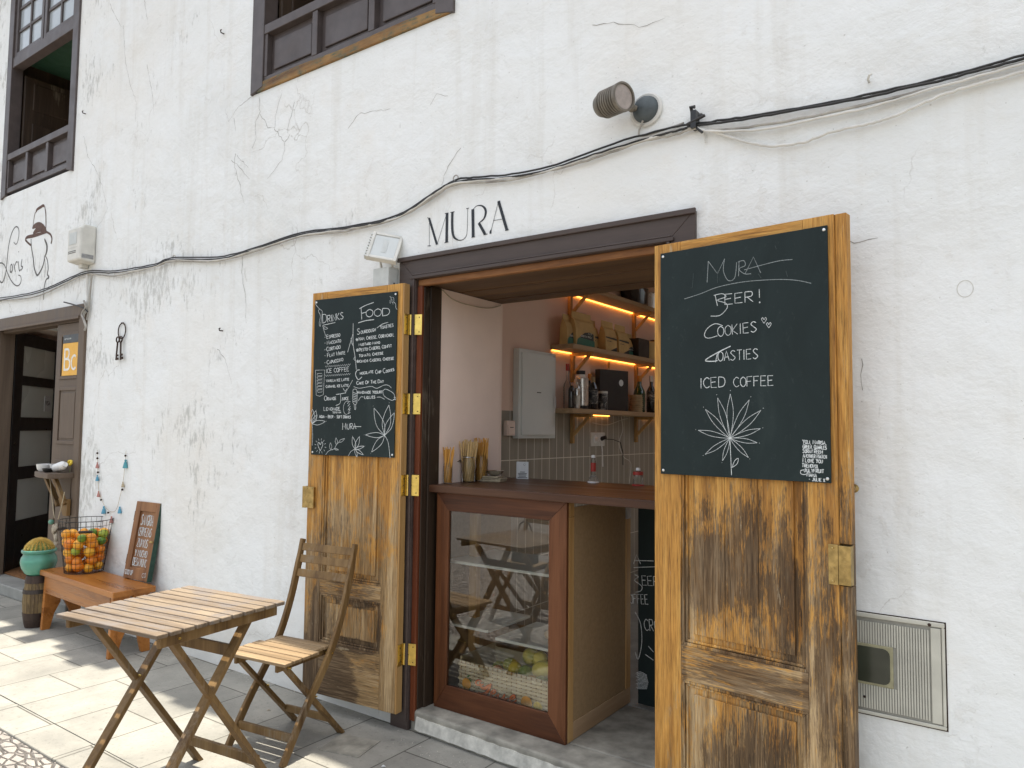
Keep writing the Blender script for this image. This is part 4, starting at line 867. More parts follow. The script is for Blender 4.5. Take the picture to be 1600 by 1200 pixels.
# ================================================================== COUNTER AND DISPLAY CASE
ct = MB(); ct.box(-2.700, -1.262, .062, .88, 1.250, 1.290); ct.box(-2.995, -2.725, .78, .88, 1.250, 1.290)
tag(ct.build('bar_counter', 'counter', bevel=.004), 'dark red wooden bar counter spanning the open doorway', 'counter')
case = empty('display_case', (-2.665, .10, .108), 0, 'glass fronted mahogany display case under the bar counter', 'display case')
Wc, Hc, Dc = .825, 1.140, .69
f = MB()
def mitre(mb, w_, h_, a, b, c_, d_, y0, th_):
    mb.prism([(0, y0, 0), (a, y0, d_), (a, y0, h_ - c_), (0, y0, h_)], (0, th_, 0)); mb.prism([(w_, y0, 0), (w_ - b, y0, d_), (w_ - b, y0, h_ - c_), (w_, y0, h_)], (0, th_, 0))
f.prism([(0, 0, 0), (.085, 0, .125), (.085, 0, Hc - .095), (0, 0, Hc)], (0, .022, 0)); f.build('frame_stile', 'mahogz', case, bevel=.002); f = MB(); f.prism([(Wc, 0, 0), (Wc - .10, 0, .125), (Wc - .10, 0, Hc - .095), (Wc, 0, Hc)], (0, .022, 0))
f.build('frame_stile', 'mahogz', case, bevel=.002)
f = MB(); f.prism([(0.001, 0, 0), (.085, 0, .125), (Wc - .10, 0, .125), (Wc - .001, 0, 0)], (0, .022, 0)); f.build('frame_rail', 'mahog', case, bevel=.002); f = MB(); f.prism([(0.001, 0, Hc), (.085, 0, Hc - .095), (Wc - .10, 0, Hc - .095), (Wc - .001, 0, Hc)], (0, .022, 0))
f.build('frame_rail', 'mahog', case, bevel=.002)
g_ = MB(); g_.add([(.07, .012, .11), (Wc - .085, .012, .11), (Wc - .085, .012, Hc - .08), (.07, .012, Hc - .08)], [(0, 1, 2, 3)]); g_.build('glass_pane', 'glass', case)
sd = MB(); sd.box(Wc - .012, Wc - .004, .075, Dc - .055, .085, Hc - .03); sd.build('side_panel', 'board', case)
sd = MB(); sd.box(.0, .008, .023, Dc, .0, Hc - .02); sd.build('side_panel', 'board', case); sd = MB(); sd.box(.008, Wc - .04, Dc - .012, Dc, .0, .30); sd.build('back_panel', 'board', case)
sd = MB(); sd.box(.008, Wc - .02, .023, Dc - .012, .004, .030); sd.build('floor_panel', 'board', case)
for (a, b, c_, d_) in ((.024, .074, 0.0, Hc - .075), (Dc - .054, Dc, .0845, Hc - .14)):
    q = MB(); q.box(Wc - .040, Wc, a, b, c_, d_); q.build('pine_post', 'pine', case, bevel=.002)
q = MB(); q.box(Wc - .038, Wc - .001, .0745, Dc, 0, .084); q.build('pine_rail', 'pinex', case, bevel=.002)
q = MB(); q.box(Wc - .039, Wc - .001, .024, .0745, Hc - .074, Hc - .001); q.build('pine_block', 'pine', case, bevel=.002)
q = MB(); q.box(.04, .09, .24, .28, .03, Hc - .02); q.box(.009, .035, .30, .34, .03, Hc - .02); q.build('inner_batten', 'pine', case)
q = MB(); q.box(Wc - .046, Wc + .002, Dc - .056, Dc + .002, Hc - .139, Hc - .001)
q.build('metal_bracket', 'galv', case, bevel=.001)
s_ = MB(); s_.box(.012, Wc - .05, .08, .52, .752, .768); s_.build('shelf', 'shelfwhite', case, bevel=.003)
s_ = MB(); s_.box(.012, .30, .08, .48, .415, .430); s_.build('shelf', 'shelfwhite', case, bevel=.003)
s_ = MB(); s_.box(.33, Wc - .05, .10, .50, .380, .396); s_.build('shelf', 'shelfwhite', case, bevel=.003)
br = MB(); br.ball((0, 0, .028), .058, 16, (1.15, .9, .5)); tag(br.build('pastry', 'bread', smooth=True, loc=(-2.665 + .62, .10 + .24, .108 + .397)), 'pale round pastry in wrap on the lower right shelf of the display case', 'pastry')

# fruit crate behind the glass
cx, cy, cz = -2.545, .165, .142
cr_ = empty('fruit_crate', (cx, cy, cz), 0, 'cardboard fruit crate with woven pattern and orange lettering in the display case', 'fruit crate')
wv = MB(); CW, CH = .60, .215
wv.box(0, CW, .004, .010, 0, CH); wv.box(0, .010, .0105, .32, 0, CH + .02); wv.box(CW - .01, CW, .0105, .32, 0, CH + .02); wv.box(.0105, CW - .0105, .31, .32, 0, CH)
wv.build('box', plain('cream_card', (.55, .46, .30), .7), cr_)
st = MB()
rows, cols = 11, 20
for j in range(rows):
    z = .008 + j * (CH - .012) / rows
    for i in range(cols):
        if (i + j) % 2: continue
        x0 = i * CW / cols - .008; n = 6
        P = [(max(0, min(CW, x0 + (CW / cols * 2 - .016 + .016) * k / n)), .003 - .006 * math.sin(math.pi * k / n), z + .004) for k in range(n + 1)]
        st.tube(P, .0072, 6)
st.build('woven_strips', wood('wicker_print', [(.50, .38, .20), (.72, .60, .38), (.82, .74, .54)], 'x', 14, .2, .6, True, .2), cr_)
st = MB()
for i in range(cols + 1): st.tube([(min(CW - .002, max(.002, i * CW / cols + .016)), -.0005, 0), (min(CW - .002, max(.002, i * CW / cols + .016)), -.0005, CH)], .0035, 5)
st.build('woven_uprights', plain('wicker_shadow', (.36, .22, .09), .8), cr_)
def cpx(x, y): q = on_wall(690 + x / 6.668, 950 + y / 6.668, cy - .008); return (q.x - cx, q.z - cz)
fnc = lambda a, b, t: (a, -.0085 - t * .5, b)
for nm, mt_, off, wsc in (('lettering_edge', 'orangered', 0.0, 1.12), ('lettering', 'orangepaint', 1.0, .78)):
    le = MB(); f_ = (lambda a, b, t, o=off: (a, -.0080 - o * .0022 - t, b))
    def sc_(pts, ws):
        P = smooth_line([Vector(cpx(*p_)) for p_ in pts], 7); k = len(P); le.ribbon(P, [(ws[0] + (ws[1] - ws[0]) * math.sin(math.pi * i / (k - 1))) * wsc for i in range(k)], f_)
    sc_([(425, 765), (385, 750), (360, 775), (375, 800), (420, 800), (440, 790)], (.006, .012)); sc_([(400, 765), (415, 820), (450, 835), (485, 815), (520, 790)], (.008, .020)); sc_([(520, 785), (495, 850), (460, 890), (420, 895), (385, 880)], (.010, .020))
    for (ex, ey) in ((545, 890), (745, 945)): sc_([(ex - 30, ey + 5), (ex, ey), (ex + 22, ey - 22), (ex + 5, ey - 35), (ex - 25, ey - 10), (ex - 30, ey + 22), (ex, ey + 38), (ex + 40, ey + 15)], (.008, .013))
    sc_([(600, 890), (590, 935), (625, 950), (650, 920), (662, 895)], (.008, .017)); sc_([(660, 895), (648, 950), (622, 985), (590, 985), (585, 965), (640, 955), (700, 940)], (.008, .014))
    le.build(nm, mt_, cr_)
fp = MB(); a, b = cpx(888, 990); fp.lathe([(0, 0), (.034, .0)], (0, 0, 0), 24, Matrix.Translation((a, -.0105, b)) @ Matrix.Rotation(R(90), 4, 'X')); a2, b2 = cpx(262, 790); fp.lathe([(0, 0), (.030, .0)], (0, 0, 0), 24, Matrix.Translation((a2, -.0105, b2)) @ Matrix.Rotation(R(90), 4, 'X')); fp.build('printed_orange', plain('printed_orange', (.85, .36, .02), .5, var=.2, scale=25), cr_)
fp = MB(); a, b = cpx(1006, 1035); fp.lathe([(0, 0), (.029, 0)], (0, 0, 0), 24, Matrix.Translation((a, -.0115, b)) @ Matrix.Rotation(R(90), 4, 'X')); fp.build('printed_slice', plain('printed_rind', (.80, .62, .20), .5), cr_)
fp = MB(); fp.lathe([(0, 0), (.0245, 0)], (0, 0, 0), 24, Matrix.Translation((a, -.0122, b)) @ Matrix.Rotation(R(90), 4, 'X')); fp.build('printed_flesh', plain('printed_flesh', (.85, .55, .03), .5, var=.3, scale=60), cr_)
fp = MB()
for (ax, az, r_) in ((.0, .036, 30), (.012, .030, -20), (.012, -.036, 60), (-.004, -.038, 110)):
    fp.add([(a2 + ax, -.0125, b2 + az), (a2 + ax + .02 * math.cos(R(r_)), -.0125, b2 + az + .02 * math.sin(R(r_)) + .006), (a2 + ax + .026 * math.cos(R(r_)), -.0125, b2 + az + .026 * math.sin(R(r_))), (a2 + ax + .018 * math.cos(R(r_)), -.0125, b2 + az + .018 * math.sin(R(r_)) - .006)], [(0, 1, 2, 3)])
fp.build('printed_leaf', plain('printed_leaf', (.04, .18, .02), .5), cr_)
rf = random.Random(21)
for (ax, ay, az, r_, mt_, nm, lab, s_) in [
    (.25, .12, .205, .042, 'mango', 'mango', 'yellow green mango leftmost of the fruit heap in the crate', (1.1, 1, .9)), (.33, .20, .245, .046, 'mango', 'mango', 'greenish mango at the top of the fruit heap in the crate', (1.15, 1, .95)),
    (.31, .08, .205, .040, 'mango', 'mango', 'round mango with orange cheek in front of the fruit heap', (1, 1, 1)), (.37, .09, .195, .040, 'lime', 'citrus', 'green dimpled citrus in the middle of the crate', (1, 1, 1)),
    (.40, .19, .240, .045, 'lemon', 'lemon', 'large lemon high in the fruit heap beside the greenish mango', (1.2, .95, .95)), (.45, .13, .218, .050, 'lemon', 'lemon', 'biggest yellow lemon right of the dimpled green citrus', (1.25, .95, .9)),
    (.49, .06, .180, .038, 'lime', 'citrus', 'pale green citrus low at the right front of the crate', (1.3, .9, .85)), (.43, .05, .175, .032, 'orange', 'orange', 'small orange half hidden behind the crate front', (1.1, 1, .9)),
    (.55, .10, .215, .040, 'lemon', 'lemon', 'yellow lemon at the far right of the crate', (1, 1, 1.1)), (.22, .05, .185, .034, 'orange', 'orange', 'orange low at the left front of the fruit crate', (1, 1, .9)), (.15, .16, .16, .04, 'mango', 'mango', 'dark mango deep in the left of the crate', (1, 1, 1))]:
    b = MB(); b.ball((0, 0, 0), r_, 18, s_); o = b.build(nm, mt_, smooth=True, loc=(cx + ax, cy + ay, cz + az), rot=(rf.uniform(-.4, .4), rf.uniform(-.5, .5), rf.uniform(0, 3))); tag(o, lab, 'fruit', 'fruit in the display crate')

# ------------------------------------------------------------------ things on the counter
CT = 1.290
def sticks(name, mat, parent, r0, r1, z0, z1, n, rad, rnd):
    mb = MB()
    for k in range(n):
        t = rnd.uniform(0, 6.283); q = math.sqrt(rnd.random()); a = (r0 * q * math.cos(t), r0 * q * math.sin(t), z0); tw = t + rnd.uniform(.5, 1.6); b = (r1 * q * math.cos(tw), r1 * q * math.sin(tw), z1 + rnd.uniform(-.02, .02))
        mb.tube([a, b], rad, 5)
    return mb.build(name, mat, parent)
def jar(x, y, r, h, label, mat, hs, n, rad, spread, seed):
    e = empty('straw_jar', (x, y, CT), 0, label, 'jar'); b = MB(); b.lathe([(0, .002), (r * .92, .002), (r, .012), (r, h * .82), (r * .86, h * .92), (r * .88, h)], n=32); b.build('glass_jar', 'jar', e, smooth=True)
    sticks('straws', mat, e, r * .8, spread, .006, hs, n, rad, random.Random(seed)); return e
j = jar(-2.655, .36, .040, .150, 'clip top glass jar packed with pale drinking straws on the counter', 'straw', .225, 70, .0026, .055, 1)
b = MB(); b.tube([(.041 * math.cos(t * .3142), .041 * math.sin(t * .3142), .143) for t in range(20)], .002, 6, True); b.tube([(.041, 0, .143), (.052, -.005, .12), (.056, -.005, .09), (.046, -.004, .06)], .0018, 6); b.build('wire_clip', 'steel', j)
b = MB(); Mx = Matrix.Translation((-.070, -.02, .088)) @ Matrix.Rotation(R(-48), 4, 'Y'); b.lathe([(0, 0), (.038, 0), (.041, .006), (.038, .013), (0, .014)], n=28, M4=Mx); b.build('lid', 'jar', j, smooth=True)
b = MB(); b.tube([Mx @ Vector((.040 * math.cos(t * .2618), .040 * math.sin(t * .2618), .006)) for t in range(24)], .0028, 6, True); b.build('lid_rim', 'steel', j)
jar(-2.655, .475, .042, .150, 'second straw jar, its darker straws rising behind the first', 'pasta', .235, 50, .003, .045, 2)
jar(-2.662, .185, .025, .115, 'small glass of amber straws beside the left jamb', 'pasta', .185, 40, .0028, .034, 3)
b = MB(); b.lathe([(0, 0), (.028, .001), (.042, .012), (.052, .027), (.055, .028), (.051, .024), (.040, .008), (0, .004)], n=32); tag(b.build('steel_bowl', 'steel', smooth=True, loc=(-2.585, .52, CT + .034)), 'shiny little steel bowl resting on a folded kraft napkin', 'bowl')
b = MB(); b.box(-.065, .065, -.05, .05, 0, .012); b.box(-.06, .068, -.045, .052, .0125, .022); b.box(-.05, .05, -.05, .04, .0225, .032); tag(b.build('napkin_stack', plain('folded_cloth', (.30, .25, .17), .9, var=.25, bump=.6), loc=(-2.58, .50, CT), rot=(0, 0, .2), bevel=.004), 'crumpled brown napkins stacked under the steel bowl', 'napkins')
e = empty('notice_card', (-2.62, .79, CT), R(25), 'small white upright card with black printed lines at the counter back', 'card'); b = MB(); b.box(0, .075, 0, .006, 0, .105); b.build('card', 'paper', e)
b = MB()
for k, wl in enumerate((.030, .055, .050, .045, .060)): b.box(.038 - wl / 2, .038 + wl / 2, -.0012, -.0002, .040 - k * .0085, .0435 - k * .0085)
b.tube([(.050 + .006 * math.cos(t), -.0012, .088 + .006 * math.sin(t)) for t in [i * .52 for i in range(12)]], .0006, 4, True); b.build('printed_lines', 'black', e)
for (x, y, lab, cm) in ((-2.10, .83, 'clear plastic bottle with red label and white foot on the counter', 'redcap'), (-1.80, .80, 'squat red topped glass dispenser at the right end of the counter', 'redcap')):
    e = empty('bottle', (x, y, CT), 0, lab, 'bottle'); tall = x < -2
    b = MB(); H_ = .145 if tall else .085; b.lathe([(0, .001), (.028, .001), (.030, .01), (.026, .03), (.014 if tall else .028, .04), (.014 if tall else .026, H_ - .02), (.010, H_)], n=20); b.build('body', 'jar', e, smooth=True)
    b = MB(); b.lathe([(.0155 if tall else .029, .065 if tall else .06), (.0155 if tall else .029, .115 if tall else .078)], n=20); b.build('label_band', cm, e, smooth=True)
    b = MB(); b.lathe([(0, 0), (.034, 0), (.034, .008), (.0, .010)], n=20); b.build('foot', 'white' if tall else 'redcap', e, smooth=True); b = MB(); b.lathe([(0, H_), (.013, H_), (.012, H_ + .014), (0, H_ + .016)], n=16); b.build('cap', 'white', e, smooth=True)

# ------------------------------------------------------------------ on the tiled side wall
WX = -3.0
e = empty('fuse_box', (WX, 1.28, 1.53), 0, 'grey metal wall cabinet with a bowed door beside the shelves', 'wall cabinet')
b = MB(); b.box(0, .05, 0, .49, 0, .64); b.build('case', 'greybox', e, bevel=.004)
b = MB(); n = 10; P = [(.052 + .022 * math.sin(math.pi * k / n * .8 + .3), .03 + .445 * k / n) for k in range(n + 1)]
b.prism([(P[0][0] - .012, P[0][1], .025)] + [(q[0], q[1], .025) for q in P] + [(P[-1][0] - .02, P[-1][1], .025)], (0, 0, .59)); b.build('door', 'greybox', e, bevel=.003)
b = MB(); b.box(.070, .076, .20, .25, .33, .336); b.build('name_slot', 'black', e); b = MB(); b.lathe([(0, 0), (.05, 0)], n=20, M4=Matrix.Translation((.068, .455, .27)) @ Matrix.Rotation(R(90), 4, 'Y') @ Matrix.Scale(.35, 4, (0, 1, 0))); b.build('handle_cut', 'white', e)
e = empty('switch_box', (WX, 1.17, 1.55), 0, 'small beige plastic box on the tiles left of the grey cabinet', 'switch box'); b = MB(); b.box(0, .03, 0, .10, 0, .105); b.box(.0305, .036, .01, .09, .008, .075); b.build('case', 'plasterpink', e, bevel=.004); b = MB(); b.box(.0365, .0375, .03, .07, .055, .06); b.build('slot', 'black', e)
def shelf_unit(z, y0, y1, label, led):
    e = empty('wall_shelf', (WX, y0, z), 0, label, 'shelf'); b = MB(); b.box(.002, .205, 0, y1 - y0, -.036, 0); b.build('board', 'pinex', e, bevel=.002)
    for yb in (.30, 1.45):
        b = MB(); b.box(.002, .030, yb, yb + .03, -.27, -.0365); b.box(.0305, .195, yb, yb + .03, -.062, -.0365); b.beam((.028, yb + .015, -.20), (.165, yb + .015, -.062), .024, .022, (0, 1, 0)); b.build('bracket', 'pine', e, bevel=.002)
    for (a, c_) in led:
        b = MB(); b.box(.004, .012, a, c_, -.0415, -.0375); b.build('light_strip', 'led', e)
    return e
shelf_unit(1.757, 1.765, 3.9, 'lowest wall shelf, crowded with bottles and a black square box', [(.42, .95), (1.60, 2.0)])
shelf_unit(2.243, 1.765, 3.9, 'middle wall shelf lined with kraft coffee bags', [(.02, 2.1)])
shelf_unit(2.715, 1.72, 3.9, 'topmost wall shelf just under the door soffit', [(.02, 2.1)])
S1, S2, S3 = 1.757, 2.243, 2.715
def bag(y, wd, h, x, label, kind, rz=0.0):
    e = empty('coffee_bag', (WX + x, y, S2), R(90) + rz, label, 'coffee bag', 'coffee bags on the shelf'); D = .045
    b = MB(); V = []; ks = [(0, 1.0, 1.0), (.5, 1.0, .9), (.72, .98, .5), (.80, .98, .12), (1.0, .98, .04)]
    for (t, a, d) in ks: V += [(-wd / 2 * a, -D * d, h * t), (wd / 2 * a, -D * d, h * t), (wd / 2 * a, D * d * .6, h * t), (-wd / 2 * a, D * d * .6, h * t)]
    F = [(0, 3, 2, 1), tuple(range(len(V) - 4, len(V)))]
    for i in range(len(ks) - 1):
        for q in range(4): F.append((i * 4 + q, i * 4 + (q + 1) % 4, i * 4 + 4 + (q + 1) % 4, i * 4 + 4 + q))
    b.add(V, F); b.build('bag', 'kraft', e, bevel=.004)
    fr = lambda t, zz: (t, -D * (1.0 - .1 * zz / (.5 * h)) - .0012, zz)
    if kind == 'green':
        p = MB(); p.add([fr(-wd * .30, h * .14), fr(wd * .42, h * .14), fr(wd * .42, h * .40), fr(wd * .2, h * .44), fr(-.05 * wd, h * .40), fr(-wd * .28, h * .28)], [(0, 1, 2, 3, 4, 5)]); p.build('printed_band', 'bagdark', e)
        p = MB(); p.add([(q[0], q[1] - .0008, q[2]) for q in (fr(-wd * .49, h * .01), fr(wd * .46, h * .01), fr(wd * .46, h * .20), fr(-wd * .35, h * .24), fr(-wd * .44, h * .17))], [(0, 1, 2, 3, 4)]); p.build('printed_base', 'baggreen', e)
    else:
        p = MB(); p.add([fr(-wd * .48, h * .42), fr(wd * .48, h * .38), fr(wd * .48, h * .45), fr(-wd * .48, h * .46)], [(0, 1, 2, 3)]); p.add([fr(-wd * .1, h * .02), fr(wd * .48, h * .02), fr(wd * .48, h * .17)], [(0, 1, 2)]); p.build('printed_band', 'bagdark', e)
    p = MB(); fb = lambda a, bz, t: (a, fr(0, bz)[1] - .002 - t, bz)
    if kind == 'green': write(p, 'COSTA RICA', (-wd * .28, h * .27), (wd * .30, h * .27), h * .045, fb, .0035, rnd=rw)
    else: write(p, 'ETHIOPIA' if wd > .16 else 'BRASIL', (-wd * .40, h * .30), (wd * .0, h * .30), h * .03, fb, .0025, rnd=rw)
    for k in range(3): p.ribbon([(wd * (.10 + k * .07), h * (.36 if kind == 'green' else .42)), (wd * (.14 + k * .07), h * (.42 if kind == 'green' else .47))], .004, fb)
    p.build('printed_letters', 'glaze' if kind == 'green' else 'bagdark', e)
    return e
bag(1.86, .16, .235, .10, 'green based kraft bag half hidden at the left shelf end', 'green'); bag(2.02, .30, .270, .125, 'broad kraft coffee bag with dark green base and white letters', 'green')
bag(2.28, .12, .25, .07, 'kraft bag edge showing between the broad bag and the narrow ones', 'band'); bag(2.42, .20, .252, .14, 'middle kraft bag with one thin black stripe', 'band'); bag(2.66, .19, .250, .135, 'rightmost pale kraft bag with a tilted black stripe', 'band')
bag(2.90, .20, .21, .08, 'shadowed brown bag behind the rightmost kraft bags', 'green')
for (y, s_, hh, mt_, lab) in ((3.05, .11, .17, 'black', 'plain black tin on the middle shelf'), (3.28, .10, .17, 'kraft', 'brown paper drum on the middle shelf beside the black tin'), (3.50, .09, .21, 'winedark', 'dark patterned tin at the right end of the middle shelf')):
    b = MB(); b.lathe([(0, 0), (s_ * .9, 0), (s_ * .9, hh * .94), (s_ * .8, hh), (0, hh)], n=20) if s_ < .11 else b.box(-.08, .08, -.11, .11, 0, hh); tag(b.build('tin', mt_, smooth=s_ < .11, loc=(WX + .10, y, S2), bevel=.004), lab, 'tin')
for (y, s_, mt_, lab) in ((3.0, .12, 'winedark', 'dark pot standing on the topmost shelf'), (3.3, .10, 'steel', 'metal pot standing on the topmost shelf')):
    b = MB(); b.lathe([(0, 0), (s_, 0), (s_ * 1.05, .14), (s_ * .9, .15), (0, .15)], n=20); tag(b.build('pot', mt_, smooth=True, loc=(WX + .11, y, S3)), lab, 'pot')
def bottle(y, x, r, h, neck, mt_, label, lab_mat=None, cap=None, S=S1, lz=(.15, .5)):
    e = empty('bottle', (WX + x, y, S), 0, label, 'bottle', 'bottles on the lowest shelf'); sh = h * neck
    b = MB(); b.lathe([(0, 0), (r * .9, 0), (r, .008), (r, sh), (r * .85, sh + r * .6), (r * .36, sh + r * 1.5), (r * .34, h - .02), (r * .40, h - .018), (r * .40, h), (0, h)], n=24); b.build('body', mt_, e, smooth=True)
    if lab_mat: b = MB(); b.lathe([(r * 1.02, h * lz[0]), (r * 1.02, h * lz[1])], n=24); b.build('label_band', lab_mat, e, smooth=True)
    if cap: b = MB(); b.lathe([(r * .42, h - .05), (r * .44, h + .004), (0, h + .006)], n=16); b.build('cap', cap, e, smooth=True)
    return e
patt = wood('black_white_print', [(.01, .01, .01), (.05, .05, .05), (.65, .62, .55)], 'x', 22, .6, .4, False, .0)
bottle(1.86, .10, .032, .34, .5, 'jar', 'tall clear bottle with red and white neck at the left end', None, 'redcap'); bottle(1.82, .16, .024, .17, .8, 'winedark', 'short thin bottle in front at the shelf end', None, None); bottle(1.89, .17, .022, .20, .75, 'steel', 'slim bright metal tube bottle among the shelf bottles', 'glaze', None)
b = empty('shaker', (WX + .155, 2.00, S1), 0, 'cylindrical brushed steel shaker on the lowest shelf', 'shaker'); q = MB(); q.lathe([(0, 0), (.040, 0), (.040, .025), (.044, .027), (.044, .235), (.040, .24), (0, .24)], n=28); q.build('body', 'steel', b, smooth=True); q = MB(); q.lathe([(.0445, .08), (.0445, .17)], n=10); q = MB(); q.lathe([(0, 0), (.0415, .0), (.0415, .024), (0, .026)], n=28); q.build('foot', 'black', b, smooth=True)
b = empty('milk_jug', (WX + .09, 2.08, S1), 0, 'white plastic jug with wide black cap behind the shaker', 'jug'); q = MB(); q.lathe([(0, 0), (.052, 0), (.054, .02), (.054, .23), (.040, .255), (.034, .262), (.034, .275), (0, .276)], n=28); q.build('body', 'white', b, smooth=True); q = MB(); q.lathe([(.036, .276), (.036, .305), (0, .306)], n=24); q.build('cap', 'black', b, smooth=True)
bottle(2.17, .15, .042, .255, .62, 'winedark', 'dark bottle with printed label beside the shaker', patt, 'cork', lz=(.18, .6)); bottle(2.26, .07, .036, .29, .55, 'winedark', 'dark bottle standing behind against the wall', 'glaze', 'foil', lz=(.2, .4))
b = empty('patterned_tin', (WX + .15, 2.33, S1), 0, 'cream tin with black leaf pattern next to the square box', 'tin'); q = MB(); q.lathe([(0, 0), (.042, 0), (.042, .15), (.038, .156), (0, .156)], n=28); q.build('body', patt, b, smooth=True); q = MB(); q.lathe([(.0425, .135), (.0425, .152), (0, .158)], n=28); q.build('lid', 'glaze', b, smooth=True)
b = empty('black_box', (WX + .03, 2.42, S1), 0, 'big flat black square box with one pale round seal', 'box'); q = MB(); q.box(0, .055, 0, .36, 0, .345); q.build('box', 'black', b, bevel=.004); q = MB(); q.lathe([(0, .0), (.028, 0)], n=24, M4=Matrix.Translation((.0565, .265, .24)) @ Matrix.Rotation(R(90), 4, 'Y')); q.build('round_seal', 'paper', b); b.rotation_euler = (0, 0, R(-14))
b = MB(); rq = random.Random(3)
for k in range(9): b.lathe([(0, k * .017), (.056 + rq.uniform(-.003, .003), k * .017), (.058, k * .017 + .008), (.056, k * .017 + .015), (0, k * .017 + .016)], (rq.uniform(-.004, .004), rq.uniform(-.004, .004), 0), n=22)
tag(b.build('lid_stack', 'cork', smooth=True, loc=(WX + .14, 2.97, S1)), 'stack of round cork coloured lids right of the black box', 'lids')
bottle(3.12, .10, .055, .33, .5, 'winegreen', 'dark green wine bottle with copper foil', None, 'foil'); bottle(3.33, .12, .045, .34, .55, 'winedark', 'black bottle with white label at the right shelf end', patt, 'steel', lz=(.3, .6)); bottle(2.68, .02, .022, .42, .4, 'jar', 'slender glass neck rising behind the black square box', None, 'cork')
e = empty('power_socket', (WX, 2.395, 1.46), 0, 'double wall socket with white and black plugs on the tiles', 'socket'); b = MB(); b.box(0, .012, 0, .235, 0, .115); b.build('plate', 'whitebox', e, bevel=.003)
b = MB(); b.lathe([(0, 0), (.030, 0), (.034, .004)], n=20, M4=Matrix.Translation((.0125, .065, .058)) @ Matrix.Rotation(R(90), 4, 'Y')); b.lathe([(0, 0), (.030, 0), (.034, .004)], n=20, M4=Matrix.Translation((.0125, .17, .058)) @ Matrix.Rotation(R(90), 4, 'Y')); b.build('socket_ring', 'white', e)
b = MB(); b.tube([(.013, .07, .058), (.05, .072, .056), (.056, .09, .04), (.05, .12, -.03), (.05, .13, -.17)], .0055, 8); b.lathe([(0, 0), (.018, 0), (.014, .03), (0, .032)], n=14, M4=Matrix.Translation((.013, .07, .058)) @ Matrix.Rotation(R(90), 4, 'Y')); b.build('white_plug', 'white', e, smooth=True)
b = MB(); b.tube([(.013, .165, .06), (.05, .17, .06), (.06, .30, .055), (.05, .45, .03), (.05, .50, -.06), (.05, .50, -.17)], .004, 8); b.lathe([(0, 0), (.020, 0), (.014, .05), (0, .052)], n=14, M4=Matrix.Translation((.013, .165, .06)) @ Matrix.Rotation(R(70), 4, 'Y')); b.build('black_plug', 'black', e, smooth=True)
b = MB(); b.tube(smooth_line([(WX + .03, 2.90, 1.715), (WX + .03, 2.93, 1.60), (WX + .02, 2.88, 1.48), (WX + .03, 2.95, 1.36), (WX + .05, 3.05, 1.30), (WX + .05, 3.02, 1.12)], 5), .0028, 6); b.tube(smooth_line([(WX + .02, 2.40, 1.655), (WX + .02, 2.65, 1.64), (WX + .02, 2.95, 1.69), (WX + .02, 3.05, 1.70)], 5), .002, 6)
tag(b.build('lamp_cord', 'cabwhite', smooth=True), 'thin white cord dangling from the lowest shelf down the tiles', 'cord')

# ================================================================== FIXTURES ON THE FACADE
def cable(name, pts, r, mat, label, dy=0.0, group='cables strung along the facade', y=-.022, jit=.004, seed=1):
    rn = random.Random(seed); P = [on_wall(p[0], p[1], y) for p in pts]; P = smooth_line(P, 6); P = [Vector((p.x, y - dy + rn.uniform(-jit, jit) * .5, p.z + rn.uniform(-jit, jit) * .5)) for p in P]
    b = MB(); b.tube(P, r, 8); return tag(b.build(name, mat, smooth=True), label, 'cable', group)
ML = [(-120, 486), (-60, 478), (0, 467), (50, 459), (85, 447), (135, 425), (180, 425), (240, 414), (270, 404), (340, 403), (400, 388), (470, 365), (540, 356), (620, 338), (680, 301), (712, 283), (790, 277), (860, 263), (930, 241), (1000, 219), (1050, 206), (1085, 196)]
off = lambda pts, a: [(p[0], p[1] + a * (1 + .25 * math.sin(p[0] * .05 + a))) for p in pts]
MR = [(1085, 194), (1140, 186), (1200, 177), (1300, 159), (1400, 138), (1500, 114), (1600, 86), (1680, 60)]
cable('facade_cable', off(ML[:16], -1.5) + [(740, 277), (800, 272), (870, 257), (960, 224), (1050, 199)] + MR, .0050, 'cabblack', 'upper black cable running the whole length of the wall', seed=2)
cable('facade_cable', off(ML, 2) + [(1090, 197), (1150, 190), (1220, 178), (1320, 160), (1420, 139), (1510, 117), (1600, 93), (1680, 68)], .0052, 'cabblack', 'second black cable just under the upper one', .010, seed=3)
cable('facade_cable', off(ML, 5) + [(1100, 204), (1170, 199), (1260, 184), (1340, 167), (1430, 145), (1520, 121), (1600, 98), (1680, 76)], .0060, 'cabgrey', 'grey paint smeared cable below the two black ones', .004, seed=4)
cable('facade_cable', off(ML[6:16], 3.5) + off(ML[16:], 3) + [(1110, 206), (1190, 203), (1280, 186), (1370, 166), (1460, 139), (1600, 101), (1680, 78)], .0050, 'cabwhite', 'thin whitewashed cable at the bottom of the bundle', .008, seed=5)
cable('facade_cable', [(1088, 200), (1120, 207), (1150, 217), (1185, 226), (1210, 228), (1255, 222), (1300, 206), (1335, 198), (1370, 190), (1400, 180), (1440, 162), (1480, 146), (1540, 128), (1600, 112), (1660, 95)], .0060, 'cabwhite', 'white cable sagging away from the bundle on the right', seed=6)
